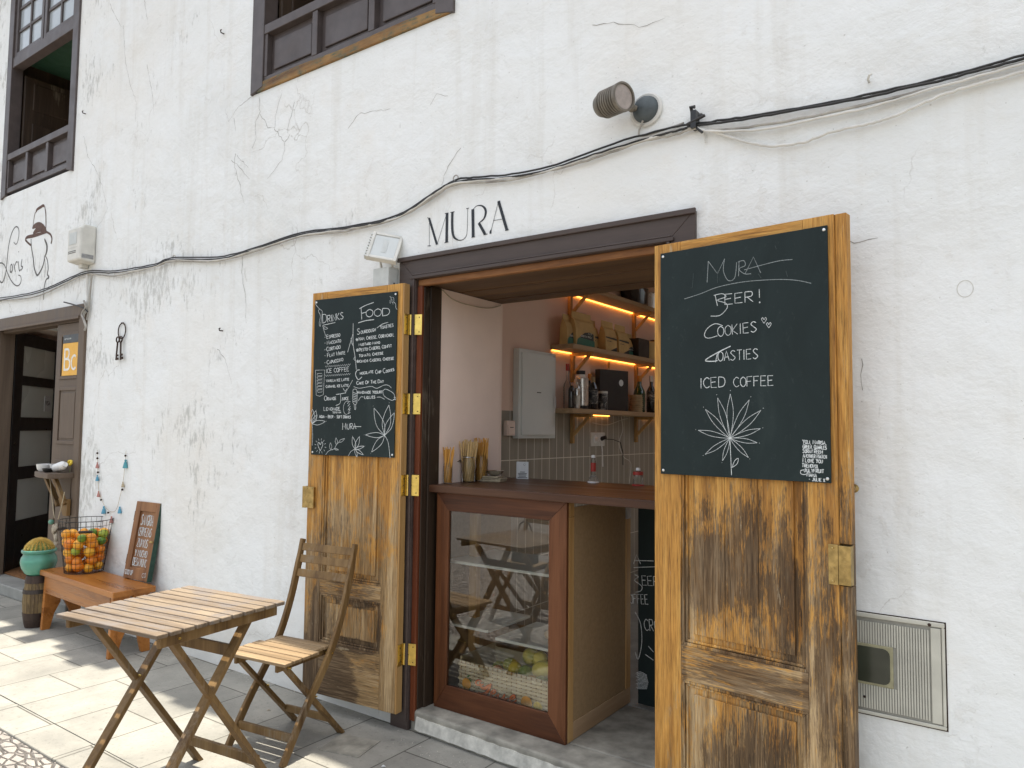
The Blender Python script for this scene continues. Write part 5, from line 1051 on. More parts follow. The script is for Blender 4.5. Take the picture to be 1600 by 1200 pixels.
for (px_, py_, lab) in ((712, 281, 'iron ring hook carrying the cables above the painted name'), (272, 404, 'iron ring hook carrying the cables above the hanging keys')):
    c = on_wall(px_, py_, -.02); b = MB(); r_ = .017
    b.tube([(c.x + r_ * math.cos(t * .42 - .4), -.02, c.z + .008 + r_ * math.sin(t * .42 - .4)) for t in range(13)], .0035, 7); b.tube([(c.x, .002, c.z - .012), (c.x, -.03, c.z - .010)], .004, 7); tag(b.build('cable_hook', 'cabgrey', smooth=True), lab, 'hook')
cq = on_wall(1085, 190, -.03); b = MB()
b.box(cq.x - .012, cq.x + .012, -.045, -.002, cq.z - .03, cq.z + .045); b.tube([(cq.x - .01, -.03, cq.z + .045), (cq.x - .012, -.04, cq.z + .062), (cq.x + .006, -.042, cq.z + .058)], .008, 8); b.tube([(cq.x - .03, -.04, cq.z - .01), (cq.x + .05, -.04, cq.z + .012)], .007, 8); b.tube([(cq.x + .01, -.03, cq.z - .03), (cq.x + .035, -.03, cq.z - .055)], .006, 8); b.ball((cq.x + .03, -.035, cq.z + .015), .012, 10)
tag(b.build('cable_clamp', 'black', smooth=True), 'black tape and clamp bunching the cables right of the spotlight', 'clamp')
for (px_, py_) in ((1100, 222),):
    c = on_wall(px_, py_, -.01); b = MB(); b.tube([(c.x, -.004, c.z + .04), (c.x + .004, -.012, c.z + .01), (c.x + .008, -.01, c.z - .004)], .004, 7); tag(b.build('cable_stub', 'cabwhite', smooth=True), 'short cut cable stub dangling under the clamp', 'cable stub')

# spotlight
e = empty('wall_spotlight', (-1.375, 0, 3.03), 0, 'tarnished ribbed metal spotlight on a round wall base', 'spotlight')
b = MB(); b.lathe([(.062, 0), (.062, .012), (.055, .030), (.040, .042), (0, .045)], n=28, M4=Matrix.Rotation(R(90), 4, 'X')); b.build('base', 'spotbase', e, smooth=True)
b = MB(); b.lathe([(.072, 0), (.078, .010), (.070, .016), (.0625, .014)], n=28, M4=Matrix.Rotation(R(90), 4, 'X')); b.build('plaster_ring', 'cabwhite', e, smooth=True)
ax = Vector((.93, -.33, -.06)).normalized(); Mx = Matrix.Translation((-.125, -.115, .025)) @ ax.to_track_quat('Z', 'Y').to_matrix().to_4x4()
b = MB(); prof = [(0, -.075), (.035, -.073), (.048, -.062), (.054, -.045), (.055, -.03)]
z = -.03
for k in range(7): prof += [(.055, z), (.062, z + .001), (.062, z + .009), (.055, z + .010)]; z += .0145
prof += [(.060, z), (.064, z + .002), (.064, z + .020), (.055, z + .021), (.054, z + .012), (.0, z + .012)]
b.lathe(prof, n=36, M4=Mx); b.build('lamp_body', 'spotmetal', e, smooth=False)
b = MB(); b.lathe([(0, z + .0135), (.0535, z + .0135)], n=36, M4=Mx); b.build('lens', 'lamplens', e)
b = MB(); b.ball((-.045, -.060, .0), .019, 14); b.tube([(-.03, -.045, 0), (-.065, -.085, .01), (-.09, -.10, .015)], .012, 10); b.build('knuckle', 'spotmetal', e, smooth=True)
b = MB(); b.tube(smooth_line([(-.005, -.03, -.055), (-.03, -.02, -.10), (-.012, -.012, -.118), (.10, -.012, -.112), (.18, -.015, -.105)], 5), .0045, 7); b.build('feed_cable', 'cabgrey', e, smooth=True)

# floodlight and junction box over the left leaf
e = empty('junction_box', (-3.005, 0, 2.30), 0, 'pale grey junction box half hidden behind the left door top', 'junction box'); b = MB(); b.box(0, .115, -.075, -.0, .0, .185); b.box(-.003, .118, -.085, -.0755, -.003, .188); b.build('case', 'boxgrey', e, bevel=.004)
b = MB(); b.ball((.119, -.04, .10), .005, 8); b.build('screw', 'black', e)
e = empty('floodlight', (-2.955, 0, 2.49), 0, 'white floodlight tilted above the grey junction box', 'floodlight')
zz = Vector((.58, -.66, .48)).normalized(); xx = Vector((.80, .58, -.16)); xx = (xx - zz * xx.dot(zz)).normalized(); yy = zz.cross(xx); Mx = Matrix.Translation((.035, -.085, .115)) @ Matrix((xx, yy, zz)).transposed().to_4x4()
b = MB(); A, B = .085, .095
b.box(-A, A, -B, B, -.030, -.004, Mx)
for (a0, a1, b0, b1) in ((-A, -A + .018, -B, B), (A - .018, A, -B, B), (-A + .018, A - .018, -B, -B + .018), (-A + .018, A - .018, B - .018, B)): b.box(a0, a1, b0, b1, -.004, .004, Mx)
b.build('housing', 'whitebox', e, bevel=.003)
b = MB()
for k in range(9): b.box(-A - .010, -A - .0005, -B + .006 + k * .020, -B + .016 + k * .020, -.03, .0, Mx)
b.build('cooling_fin', 'boxgrey', e); b = MB(); b.box(-A + .019, A - .019, -B + .019, B - .019, -.0035, -.001, Mx); b.build('lens', plain('flood_lens', (.50, .53, .52), .12, var=.06, scale=4), e); b = MB(); b.box(-.012, .016, -.045, .045, -.0008, .0004, Mx); b.build('led_chip', 'boxgrey', e)
b = MB(); b.tube([(-.03, -.04, .0), (-.035, -.05, .05), (-.02, -.07, .08)], .007, 8); b.tube([(.05, -.035, .0), (.055, -.05, .05), (.05, -.07, .08)], .007, 8); b.box(-.04, .06, -.06, -.0, -.005, .004); b.build('bracket', 'whitebox', e, smooth=False)

# meter box beside the far left window
e = empty('meter_box', (-6.675, 0, 2.93), 0, 'weathered white plastic box on the wall beside the painted hat', 'box')
b = MB(); b.prism([(0, 0, .02), (0, -.13, .04), (0, -.13, .31), (0, -.10, .345), (0, 0, .345)], (.235, 0, 0)); b.build('case', 'whitebox', e, bevel=.018, seg=3)
b = MB(); b.box(.04, .17, -.1325, -.1305, .18, .28); b.box(.03, .19, -.132, -.1305, .15, .152); b.build('embossed_panel', 'boxgrey', e); b = MB()
for k in range(7): b.box(.03 + k * .020, .043 + k * .020, -.1325, -.1305, .118, .124); b.box(.03 + k * .020, .043 + k * .020, -.1325, -.1305, .104, .110)
b.build('vent_slots', 'black', e); b = MB(); b.box(.2352, .2362, -.115, -.02, .055, .09); b.build('side_label', 'galv', e)
b = MB(); b.box(.06, .12, -.06, -.005, -.005, .03); b.build('cable_gland', 'whitebox', e, bevel=.003)
for k, (pts, r_, mt_, lab) in enumerate(((((137, 425), (136, 450), (137, 470), (132, 492), (131, 500)), .011, 'cabwhite', 'whitewashed conduit dropping from the meter box'), (((144, 425), (141, 455), (139, 480), (136, 500)), .008, 'cabgrey', 'grey wire dropping beside the white conduit'),
    (((131, 470), (134, 480), (128, 490), (131, 500), (134, 510), (132, 516)), .009, 'cabgrey', 'frayed grey cable end curling over the door frame corner'), (((100, 472), (115, 476), (130, 481), (137, 487)), .006, 'cabblack', 'loose black wire end poking out over the left lintel'))):
    P = smooth_line([on_wall(p[0], p[1], -.045 if k > 1 else -.02) for p in pts], 5); b = MB(); b.tube(P, r_, 8); tag(b.build('drop_cable', mt_, smooth=True), lab, 'cable')

# amber card on the neighbouring door, painted letters
e = empty('amber_sign', (-7.00, .018, 2.02), 0, 'amber square card with white letters under a dark strip on the left door', 'sign')
b = MB(); b.box(0, .285, -.004, 0, 0, .285); b.build('card', 'bccard', e); b = MB(); b.box(0, .285, -.004, 0, .288, .36); b.build('dark_strip', 'slate', e)
b = MB(); fb = lambda a, z_, t: (a, -.0040 - t, z_)
b.ribbon([(.045, .045), (.045, .24)], .022, fb); b.ribbon(smooth_line([Vector(p_) for p_ in ((.04, .232), (.11, .228), (.125, .185), (.10, .15), (.045, .147))], 6), .020, fb); b.ribbon(smooth_line([Vector(p_) for p_ in ((.045, .148), (.125, .14), (.145, .098), (.12, .055), (.04, .053))], 6), .020, fb)
b.ribbon(smooth_line([Vector(p_) for p_ in ((.255, .16), (.22, .172), (.185, .15), (.175, .11), (.19, .068), (.225, .052), (.258, .068))], 6), .020, fb); b.build('letters', 'bcwhite', e)
b = MB(); write(b, 'BETANCURIA', (.03, .318), (.16, .318), .012, fb, .003, rnd=rw); b.build('strip_letters', 'boxgrey', e)
# card-payment sticker on the glazed door
e = empty('payment_sticker', tuple(gd), ga, 'small white card payment sticker on the second pane of the black door', 'sticker')
b = MB(); b.box(.66, .80, -.0085, -.0045, 1.73, 1.90); b.build('sticker', 'paper', e); b = MB(); write(b, 'VISA', (.675, 1.80), (.785, 1.80), .045, lambda a, z_, t: (a, -.0085 - t, z_), .009, rnd=rw); b.build('sticker_letters', 'slate', e)

# bunch of keys
e = empty('hanging_keys', (-5.925, -.012, 2.40), 0, 'old rusty iron keys on a ring hung on the plaster', 'keys')
b = MB(); b.tube([(.058 * math.cos(t * .2618), 0, -.055 + .062 * math.sin(t * .2618)) for t in range(24)], .0045, 7, True); b.build('ring', 'iron', e, smooth=True)
for (dx, an, nm) in ((-.035, 5, 1), (.012, -4, 1)):
    b = MB(); Mx = Matrix.Translation((dx, -.012, -.125)) @ Matrix.Rotation(R(an), 4, 'Y')
    b.tube([Mx @ Vector((.022 * math.cos(t * .3927), 0, .022 * math.sin(t * .3927))) for t in range(16)], .0055, 7, True); b.tube([Mx @ Vector((0, 0, -.022)), Mx @ Vector((0, 0, -.165))], .0065, 8); b.box(.003, .032, -.004, .004, -.162, -.142, Mx); b.box(.003, .026, -.004, .004, -.134, -.118, Mx); b.build('key', 'iron', e, smooth=True)
b = MB(); b.tube([(0, .012, .012), (0, -.01, .008)], .004, 6); b.build('nail', 'iron', e)

# tassel garland
e = empty('tassel_garland', (0, 0, 0), 0, 'thread garland of blue and rose tassels looping on the wall above the bench', 'garland')
GP = [(152, 703), (152, 718), (153, 733), (153, 750), (155, 768), (162, 788), (172, 799), (181, 797), (187, 778), (192, 755), (195, 728), (197, 704)]; P = [on_wall(p[0], p[1], -.012) for p in GP]
b = MB(); b.tube(smooth_line(P, 5), .0016, 5); b.build('string', 'rope', e)
for (px_, py_, mt_, s_) in ((152, 727, 'rosy', 1), (152, 747, 'blue', 1), (154, 772, 'rosy', 1), (162, 797, 'blue', 1.25), (174, 812, 'rosy', 1.1), (187, 797, 'blue', 1.1), (196, 725, 'tealt', 1.4), (192, 757, 'rope', .9)):
    c = on_wall(px_, py_, -.014); s_ *= .68; b = MB(); b.ball((c.x, c.y, c.z + .028 * s_), .010 * s_, 8); b.lathe([(.006 * s_, .022 * s_), (.012 * s_, .01 * s_), (.020 * s_, -.03 * s_), (.018 * s_, -.034 * s_)], (c.x, c.y, c.z), n=10); b.build('tassel', mt_, e)
for (px_, py_) in ((152, 708), (152, 716), (153, 738), (158, 781), (196, 712), (169, 801), (191, 765)):
    c = on_wall(px_, py_, -.014); b = MB(); b.ball(tuple(c), .009, 8); b.build('bead', 'iron', e)

# meter cabinet set in the wall at right
M['cabinetpaint'] = plain('dull_cabinet_paint', (.50, .49, .42), .6, var=.14, scale=7)
e = empty('meter_cabinet', (-.72, 0, .59), 0, 'grey ribbed meter cabinet door with a small dark window, set in the wall', 'meter cabinet')
b = MB(); Wm, Hm = .455, .358
for (a0, a1, c0, c1) in ((0, Wm, Hm - .016, Hm), (0, Wm, 0, .012), (0, .014, .012, Hm - .016), (Wm - .010, Wm, .012, Hm - .016)): b.box(a0, a1, -.010, -.0016, c0, c1)
b.build('frame', 'cabinetpaint', e, bevel=.003)
b = MB(); b.box(.0142, Wm - .0107, -.003, -.0017, .0122, Hm - .0165); b.build('back', plain('darker_recess', (.27, .265, .23), .7), e); b = MB(); b.box(-.004, Wm + .004, -.0015, .0, -.005, Hm + .003); b.build('dark_gap', 'iron', e)  # back toned darker than the ribs; thin dark plate drawn as the frame's gap
b = MB(); n = 46; x0, x1 = .017, Wm - .045
hol = (.155, .295, .105, .25)
for k in range(n):
    a = x0 + (x1 - x0) * k / n; w_ = (x1 - x0) / n * .6
    if hol[0] - .008 < a < hol[1] + .004: b.box(a, a + w_, -.0075, -.0032, .022, hol[2]); b.box(a, a + w_, -.0075, -.0032, hol[3], Hm - .03)
    else: b.box(a, a + w_, -.0075, -.0032, .022, Hm - .03)
b.build('ribbed_door', 'cabinetpaint', e); b = MB(); b.box(Wm - .043, Wm - .012, -.008, -.0032, .016, Hm - .02); b.build('edge_strip', 'cabinetpaint', e, bevel=.002)
b = MB(); b.box(hol[0], hol[1], -.0105, -.0033, hol[2], hol[3]); b.build('window_frame', plain('yellowed_frame', (.30, .28, .17), .6, var=.2), e, bevel=.006, seg=3)
b = MB(); pts = []
for (cx_, cz_, a0) in ((hol[1] - .032, hol[3] - .032, 0), (hol[0] + .032, hol[3] - .032, 90), (hol[0] + .032, hol[2] + .032, 180), (hol[1] - .032, hol[2] + .032, 270)):
    for q in range(5): t = R(a0 + q * 22.5); pts.append((cx_ + .022 * math.cos(t), -.0112, cz_ + .022 * math.sin(t)))
b.prism(pts, (0, -.001, 0)); b.build('window', 'meterwin', e)
b = MB(); b.ball((.20, -.0085, .06), .005, 8, (1, .5, 1)); b.ball((Wm - .045, -.0115, Hm - .01), .006, 8, (1, .5, 1)); b.build('screw', 'iron', e)
c = on_wall(1335, 763); b = MB(); b.lathe([(.016, 0), (.016, .004), (.008, .006), (.006, .03), (.011, .034), (.011, .044), (0, .046)], n=20, M4=Matrix.Translation((c.x, 0, c.z)) @ Matrix.Rotation(R(90), 4, 'X')); tag(b.build('door_stop', 'brassold', smooth=True), 'small brass knob door stop on the wall beside the right leaf', 'door stop')
for (px_, py_, lab) in ((1358, 128, 'bent white screw hook high on the right of the wall'), (134, 178, 'rusty nail stub near the far left window'), (350, 53, 'rusty nail in the plaster left of the middle window'), (348, 517, 'rusty nail right of the hanging keys')):
    c = on_wall(px_, py_); b = MB(); b.tube([(c.x, .003, c.z), (c.x, -.025, c.z), (c.x + .006, -.032, c.z + .012), (c.x + .012, -.026, c.z + .016)], .0045, 7); tag(b.build('wall_nail', 'iron' if px_ < 1000 else 'whitebox', smooth=True), lab, 'nail')

# corner shelf in the left doorway with its crockery
e = empty('corner_shelf', (-6.665, 0, 1.165), 0, 'small rounded wooden shelf on the left door jamb carrying cups', 'shelf')
b = MB(); n = 14; P = [(.07, -.01), (.07, -.17)] + [(.05 - .52 * math.sin(math.pi / 2 * k / n), -.045 - .175 * math.cos(math.pi / 2 * k / n)) for k in range(n + 1)] + [(-.47, -.01)]
b.prism([(p_[0], p_[1], -.022) for p_ in P], (0, 0, .044)); b.build('shelf_top', 'browndoor', e, bevel=.006)
b = MB(); b.beam((-.36, -.06, -.03), (-.10, -.06, -.26), .03, .04, (0, 1, 0)); b.beam((-.10, -.10, -.03), (.04, -.07, -.24), .04, .03, (0, 1, 0)); b.prism([(-.12, -.03, -.20), (.05, -.03, -.20), (.05, -.03, -.34), (-.02, -.03, -.34)], (0, -.03, 0)); b.build('bracket', 'teak', e, bevel=.003)
def bowl(name, x, y, z, r, h, mat, lab):
    b = MB(); b.lathe([(0, 0), (r * .6, 0), (r * .85, h * .3), (r, h), (r * 1.03, h), (r * .92, h * .9), (r * .7, h * .3), (0, h * .15)], n=24); tag(b.build(name, mat, smooth=True, loc=(x, y, z)), lab, name.replace('_', ' '))
bowl('enamel_bowl', -6.98, -.10, 1.188, .060, .060, 'white', 'front white enamel bowl on the corner shelf'); bowl('enamel_cup', -6.86, -.06, 1.188, .045, .064, 'white', 'white cup just behind the enamel bowl'); bowl('black_bowl', -6.80, -.14, 1.188, .045, .032, 'black', 'little black bowl between the white bowl and the lying bottle')
b = MB(); b.lathe([(0, 0), (.03, 0), (.036, .01), (.036, .13), (.028, .15), (.02, .16), (.02, .18), (0, .18)], n=24, M4=Matrix.Rotation(R(78), 4, 'Y')); tag(b.build('lying_bottle', 'white', smooth=True, loc=(-6.76, -.10, 1.222)), 'white bottle lying on its side on the corner shelf', 'bottle')
e = empty('yellow_flower', (-6.66, -.03, 1.187), 0, 'small yellow flower standing behind the lying white bottle', 'flower'); b = MB(); b.tube([(0, 0, 0), (.004, 0, .07)], .002, 5); b.build('stem', 'cactus', e); b = MB()
for k in range(9): t = k * .7; b.ball((.018 * math.cos(t), .006 * math.sin(t * 2), .08 + .016 * math.sin(t)), .012, 8)
b.build('petals', 'yellow', e)
e = empty('driftwood_hanging', (-6.78, -.09, 1.13), 0, 'driftwood and shell pendant strung under the corner shelf', 'pendant'); b = MB(); b.tube([(-.10, 0, 0), (-.06, 0, -.12), (.02, 0, -.33)], .004, 6); b.tube([(.18, 0, -.10), (.14, 0, -.22), (.09, 0, -.33)], .004, 6); b.build('string', 'rope', e)
b = MB(); rq = random.Random(8)
for k in range(9): b.ball((.055 + rq.uniform(-.04, .05), rq.uniform(-.01, .01), -.37 - rq.uniform(0, .18)), .026, 8, (rq.uniform(.5, 1.3), .6, rq.uniform(.8, 1.8)))
b.build('driftwood', 'drift', e, smooth=True); b = MB(); b.ball((.01, -.02, -.36), .022, 12); b.build('green_bead', plain('green_bead', (.12, .28, .20), .5), e, smooth=True)

# ================================================================== BARREL, POT, CACTUS
e = empty('wooden_barrel', (-6.475, -.31, 0), 0, 'little old wooden barrel with rusty hoops holding up the pot', 'barrel')
prof = [(.072, 0), (.084, .05), (.094, .12), (.099, .20), (.096, .27), (.086, .34), (.076, .40)]
b = MB(); ns = 22
for k in range(ns):
    a0, a1 = 2 * math.pi * (k + .04) / ns, 2 * math.pi * (k + .96) / ns; V = []
    for (r_, z) in prof: V += [((r_) * math.cos(a0), r_ * math.sin(a0), z), (r_ * math.cos(a1), r_ * math.sin(a1), z), ((r_ - .01) * math.cos(a1), (r_ - .01) * math.sin(a1), z), ((r_ - .01) * math.cos(a0), (r_ - .01) * math.sin(a0), z)]
    F = [(0, 1, 2, 3), tuple(range(len(V) - 4, len(V)))]
    for i in range(len(prof) - 1):
        for q in range(4): F.append((i * 4 + q, i * 4 + (q + 1) % 4, i * 4 + 4 + (q + 1) % 4, i * 4 + 4 + q))
    b.add(V, F)
b.build('staves', 'barrelw', e)
def rad(z):
    for (r0, z0), (r1, z1) in zip(prof[:-1], prof[1:]):
        if z0 <= z <= z1: return r0 + (r1 - r0) * (z - z0) / (z1 - z0)
    return prof[-1][0]
for (z0, z1, mt_) in ((.0, .052, 'barrelb'), (.054, .115, 'barrelb'), (.265, .295, 'hoop'), (.345, .402, 'barrelb')):
    b = MB(); b.lathe([(rad(z0) + .001, z0), (rad(z0) + .004, z0), (rad((z0 + z1) / 2) + .004, (z0 + z1) / 2), (rad(z1) + .004, z1), (rad(z1) + .001, z1)], n=36); b.build('hoop', mt_, e, smooth=True)
b = MB(); b.lathe([(0, .396), (.072, .396)], n=30); b.build('barrel_lid', 'barrelb', e)
e = empty('cactus_pot', (-6.475, -.31, .403), 0, 'round teal glazed clay pot with a golden barrel cactus', 'potted cactus')
b = MB(); b.lathe([(0, 0), (.070, 0), (.092, .015), (.118, .06), (.127, .10), (.122, .135), (.108, .158), (.108, .168), (.120, .178), (.122, .192), (.116, .20), (.106, .198), (.102, .17), (.10, .14)], n=48); b.build('pot', 'teal', e, smooth=True)
b = MB(); b.lathe([(0, .182), (.105, .178)], n=30); b.build('soil', 'soil', e)
b = MB(); V = []; nn, mmn = 96, 14
for i in range(mmn + 1):
    ph = math.pi / 2 * i / mmn
    for k in range(nn):
        t = 2 * math.pi * k / nn; r_ = (.086 + .006 * math.cos(t * 20)) * math.cos(ph); V.append((r_ * math.cos(t), r_ * math.sin(t), .185 + .082 * math.sin(ph)))
b.add(V, [(i * nn + k, i * nn + (k + 1) % nn, (i + 1) * nn + (k + 1) % nn, (i + 1) * nn + k) for i in range(mmn) for k in range(nn)]); ca = b.build('cactus', 'cactus', e, smooth=True)
b = MB(); rs_ = random.Random(12)
for k in range(20):
    t = 2 * math.pi * k / 20
    for i in range(13):
        ph = math.pi / 2 * (i + .2) / 13; rr_ = .092 * math.cos(ph); base = Vector((rr_ * math.cos(t), rr_ * math.sin(t), .185 + .084 * math.sin(ph))); nrm = Vector((math.cos(ph) * math.cos(t), math.cos(ph) * math.sin(t), math.sin(ph)))
        for q in range(15):
            d = (nrm + Vector((rs_.uniform(-1, 1), rs_.uniform(-1, 1), rs_.uniform(-.8, 1))) * .75).normalized(); L_ = rs_.uniform(.014, .026); s1 = d.orthogonal().normalized() * .0017; s2 = d.cross(s1).normalized() * .0017; b.add([base + s1, base - s1 * .5 + s2, base - s1 * .5 - s2, base + d * L_], [(0, 1, 3), (1, 2, 3), (2, 0, 3)])
b.build('spines', 'spine', ca)

# ================================================================== BENCH AND WHAT STANDS ON IT
BZ = .456
e = empty('wooden_bench', (-5.742, -.221, 0), R(-2.3), 'low orange stained wooden bench against the wall', 'bench')
b = MB(); b.box(-.626, .626, -.147, .147, BZ - .042, BZ); b.build('seat', 'bench', e, bevel=.006, seg=3)
for sx_ in (-1, 1):
    for sy_ in (-1, 1):
        xo = .565 * sx_; b = MB()
        b.prism([(xo - .018, sy_ * .012, BZ - .043), (xo - .018, sy_ * .125, BZ - .043), (xo - .018, sy_ * .142, 0), (xo - .018, sy_ * .085, 0), (xo - .018, sy_ * .055, .12), (xo - .018, sy_ * .015, .20)], (.036, 0, 0)); b.build('leg', 'bench', e, bevel=.003)
for sy_ in (-1, 1): b = MB(); b.box(-.546, .546, sy_ * .118 - .010, sy_ * .118 + .010, BZ - .175, BZ - .043); b.build('apron', 'bench', e, bevel=.003)

bk = Vector((-6.04, -.165, BZ)); HB, r0, r1 = .40, .134, .186
e = empty('fruit_basket', tuple(bk), 0, 'flared black wire basket heaped with citrus on the bench', 'basket')
b = MB()
for k in range(11):
    z = HB * k / 10 + (.004 if k == 0 else 0); r_ = r0 + (r1 - r0) * k / 10
    b.tube([(r_ * math.cos(t * .2094), r_ * math.sin(t * .2094), z) for t in range(30)], .0028 if k in (0, 10) else .0014, 5, True)
for k in range(30):
    t = k * .2094; b.tube([(r0 * math.cos(t), r0 * math.sin(t), .004), (r1 * math.cos(t), r1 * math.sin(t), HB)], .0014, 5)
for k in range(7): y = -r0 + 2 * r0 * (k + .5) / 7; xx = math.sqrt(r0 * r0 - y * y); b.tube([(-xx, y, .004), (xx, y, .004)], .0014, 5)
b.build('wire_mesh', 'wire', e)
for sg in (-1, 1):
    t0 = R(-25 if sg > 0 else 155 + 60); b = MB(); c = Vector((.172 * math.cos(t0), .172 * math.sin(t0), HB - .075)); tn = Vector((-math.sin(t0), math.cos(t0), 0)); rd = Vector((math.cos(t0), math.sin(t0), 0))
    b.tube([c - tn * .045 + rd * .016, c + tn * .045 + rd * .016], .011, 10); b.tube([c - tn * .05 + Vector((0, 0, .07)) + rd * .01, c - tn * .05 + rd * .018, c - tn * .045 + rd * .016], .002, 5); b.tube([c + tn * .05 + Vector((0, 0, .07)) + rd * .01, c + tn * .05 + rd * .018, c + tn * .045 + rd * .016], .002, 5); b.build('wooden_grip', 'jambdark', e, smooth=True)
ro = random.Random(31); FR = .0400
om = MB(); om.ball((0, 0, 0), 1.0, 20); om.ball((0, 0, .985), .05, 8); first = {}
layers = [(.042, 'bottom'), (.104, 'bottom'), (.166, 'middle'), (.226, 'middle'), (.282, 'top')]
for li_, (z, nm) in enumerate(layers):
    Rz = r0 + (r1 - r0) * z / HB - FR - .003; rings = [(Rz, int(2 * math.pi * Rz / (2 * FR + .001))), (max(0, Rz - 2 * FR), 0)]
    rings[1] = (rings[1][0], max(1, int(2 * math.pi * rings[1][0] / (2 * FR + .001))))
    for ri_, (rr_, cnt) in enumerate(rings):
        if ri_ and li_ < 3: continue
        for k in range(cnt):
            t = 2 * math.pi * (k + .5 * (li_ % 2)) / cnt + .35 * li_ + ro.uniform(-.13, .13)
            if nm == 'top' and ro.random() < .12: continue
            green = (li_ >= 3 and ro.random() < .36) or (li_ == 2 and ro.random() < .07)
            key = 'lime' if green else 'orange'; s_ = FR * (ro.uniform(.80, .92) if green else ro.uniform(.90, 1.06))
            if key not in first: o = om.build('lime' if green else 'orange', key, smooth=True); first[key] = o
            else: o = first[key].copy(); col.objects.link(o)
            o.location = bk + Vector((rr_ * math.cos(t), rr_ * math.sin(t), z + ro.uniform(-.013, .013))); o.scale = (s_, s_ * ro.uniform(.93, 1.0), s_ * ro.uniform(.88, .97)); o.rotation_euler = (ro.uniform(-2, 2), ro.uniform(-2, 2), ro.uniform(0, 6))
            side = 'centre' if ri_ else ['right', 'wall', 'left', 'street'][int(((t % 6.2832) + .7854) / 1.5708) % 4] + ' side'
            who = 'green citrus' if green else 'orange'
            tag(o, '%s in the %s layer of the wire basket, %s' % (who, {0: 'lowest', 1: 'second lowest', 2: 'middle', 3: 'second highest', 4: 'highest'}[li_], side), 'fruit', '%s fruit of the basket, layer %s, %s' % (who, nm, side))

# little shutter with white lettering leaning on the wall
A3, B3 = Vector((-5.565, -.105, BZ + .004)), Vector((-5.285, -.090, BZ + .004)); T3 = Vector((-5.495, -.016, 1.018))
ux = (B3 - A3).normalized(); uz = (T3 - A3); Hs = uz.length; uz = (uz - ux * uz.dot(ux)).normalized(); uy = uz.cross(ux)
e = empty('lettered_shutter', tuple(A3), 0, 'small brown shutter with green edges and white lettering leaning on the wall', 'painted sign'); e.rotation_euler = Matrix((ux, uy, uz)).transposed().to_euler()
Ws, Hs = .305, .565
b = MB(); b.box(0, .062, 0, .036, 0, Hs); b.box(Ws - .045, Ws - .001, 0, .036, 0, Hs); b.box(.0625, Ws - .0455, 0, .036, 0, .085); b.box(.0625, Ws - .0455, 0, .036, Hs - .07, Hs); b.build('frame', 'signwood', e, bevel=.003)
b = MB(); b.box(.062, Ws - .045, .012, .026, .084, Hs - .069); b.build('panel', 'signwood', e); b = MB(); b.box(Ws - .0005, Ws + .004, .0, .037, 0, Hs); b.build('green_edge', 'green', e)
for z in (.10, .42): b = MB(); b.box(-.010, -.0003, .004, .022, z, z + .07); b.build('hinge', 'iron', e, bevel=.002)
b = MB(); fs = lambda a, z_, t: (a, .0112 if .065 < a < Ws - .048 and .086 < z_ < Hs - .072 else -.0012, z_); f1 = lambda a, z_, t: (a, .0118 - t, z_); f0 = lambda a, z_, t: (a, -t, z_)
for (t_, z_, x0, x1, h_) in (('SANGRIA', .395, .085, .245, .075), ('CERVEZAS', .315, .078, .245, .060), ('ZUMOS', .235, .085, .225, .058), ('Y MUCHO', .165, .080, .238, .048), ('DESAYUNO', .098, .075, .252, .055)): write(b, t_, (x0, z_), (x1, z_), h_, f1, .0058, 1.0, .06, rnd=rw)
write(b, 'GOOD UP', (.015, .028), (.12, .028), .034, f0, .0045, rnd=rw); write(b, 'CO', (.24, .025), (.29, .032), .03, f0, .004, rnd=rw)
b.build('lettering', 'chalk', e); b = MB(); b.box(Ws - .04, Ws - .005, -.010, -.0003, .275, .290); b.build('latch', 'brassold', e, bevel=.002)

# ================================================================== TABLE AND CHAIRS
def make_table():
    e = empty('slatted_table', (-3.018, -1.181, 0), R(7.3), 'folding slatted wooden table standing in the sun on the pavement', 'table')
    Lx, Ly, Hh = .633, .649, .82; n = 11; pw = Ly / n
    for k in range(n):
        y0 = -Ly / 2 + k * pw; b = MB(); ex = .0; b.box(-Lx / 2 - ex, Lx / 2 + ex, y0 + .0050, y0 + pw - .0050, Hh - .017, Hh); o = b.build('slat', 'slat', e, bevel=.003)
    for sx_ in (-1, 1): b = MB(); b.box(sx_ * .285 - .011, sx_ * .285 + .011, -Ly / 2 + .035, Ly / 2 - .03, Hh - .060, Hh - .0175); b.build('rail', 'teak', e, bevel=.003)
    for sx_ in (-1, 1):
        b = MB(); b.beam((sx_ * .243, -.205, Hh - .055), (sx_ * .243, .352, -.005), .022, .046, (1, 0, 0)); b2 = b.build('leg', 'teak', e, bevel=.003)
        b = MB(); b.beam((sx_ * .219, .205, Hh - .055), (sx_ * .219, -.352, -.005), .022, .046, (1, 0, 0)); b.build('leg', 'teak', e, bevel=.003)
        b = MB(); b.tube([(sx_ * .205, 0, .497), (sx_ * .258, 0, .497)], .0055, 10); b.tube([(sx_ * .27, -.205, Hh - .04), (sx_ * .299, -.205, Hh - .04)], .005, 10); b.build('bolt', 'brass', e, smooth=True)
    b = MB(); b.box(-.231, .231, .262, .282, .105, .148); b.build('stretcher', 'teak', e, bevel=.003)
    b = MB(); b.box(-.207, .207, .108, .126, .615, .665); b.build('stretcher', 'teak', e, bevel=.003)
    return e
make_table()
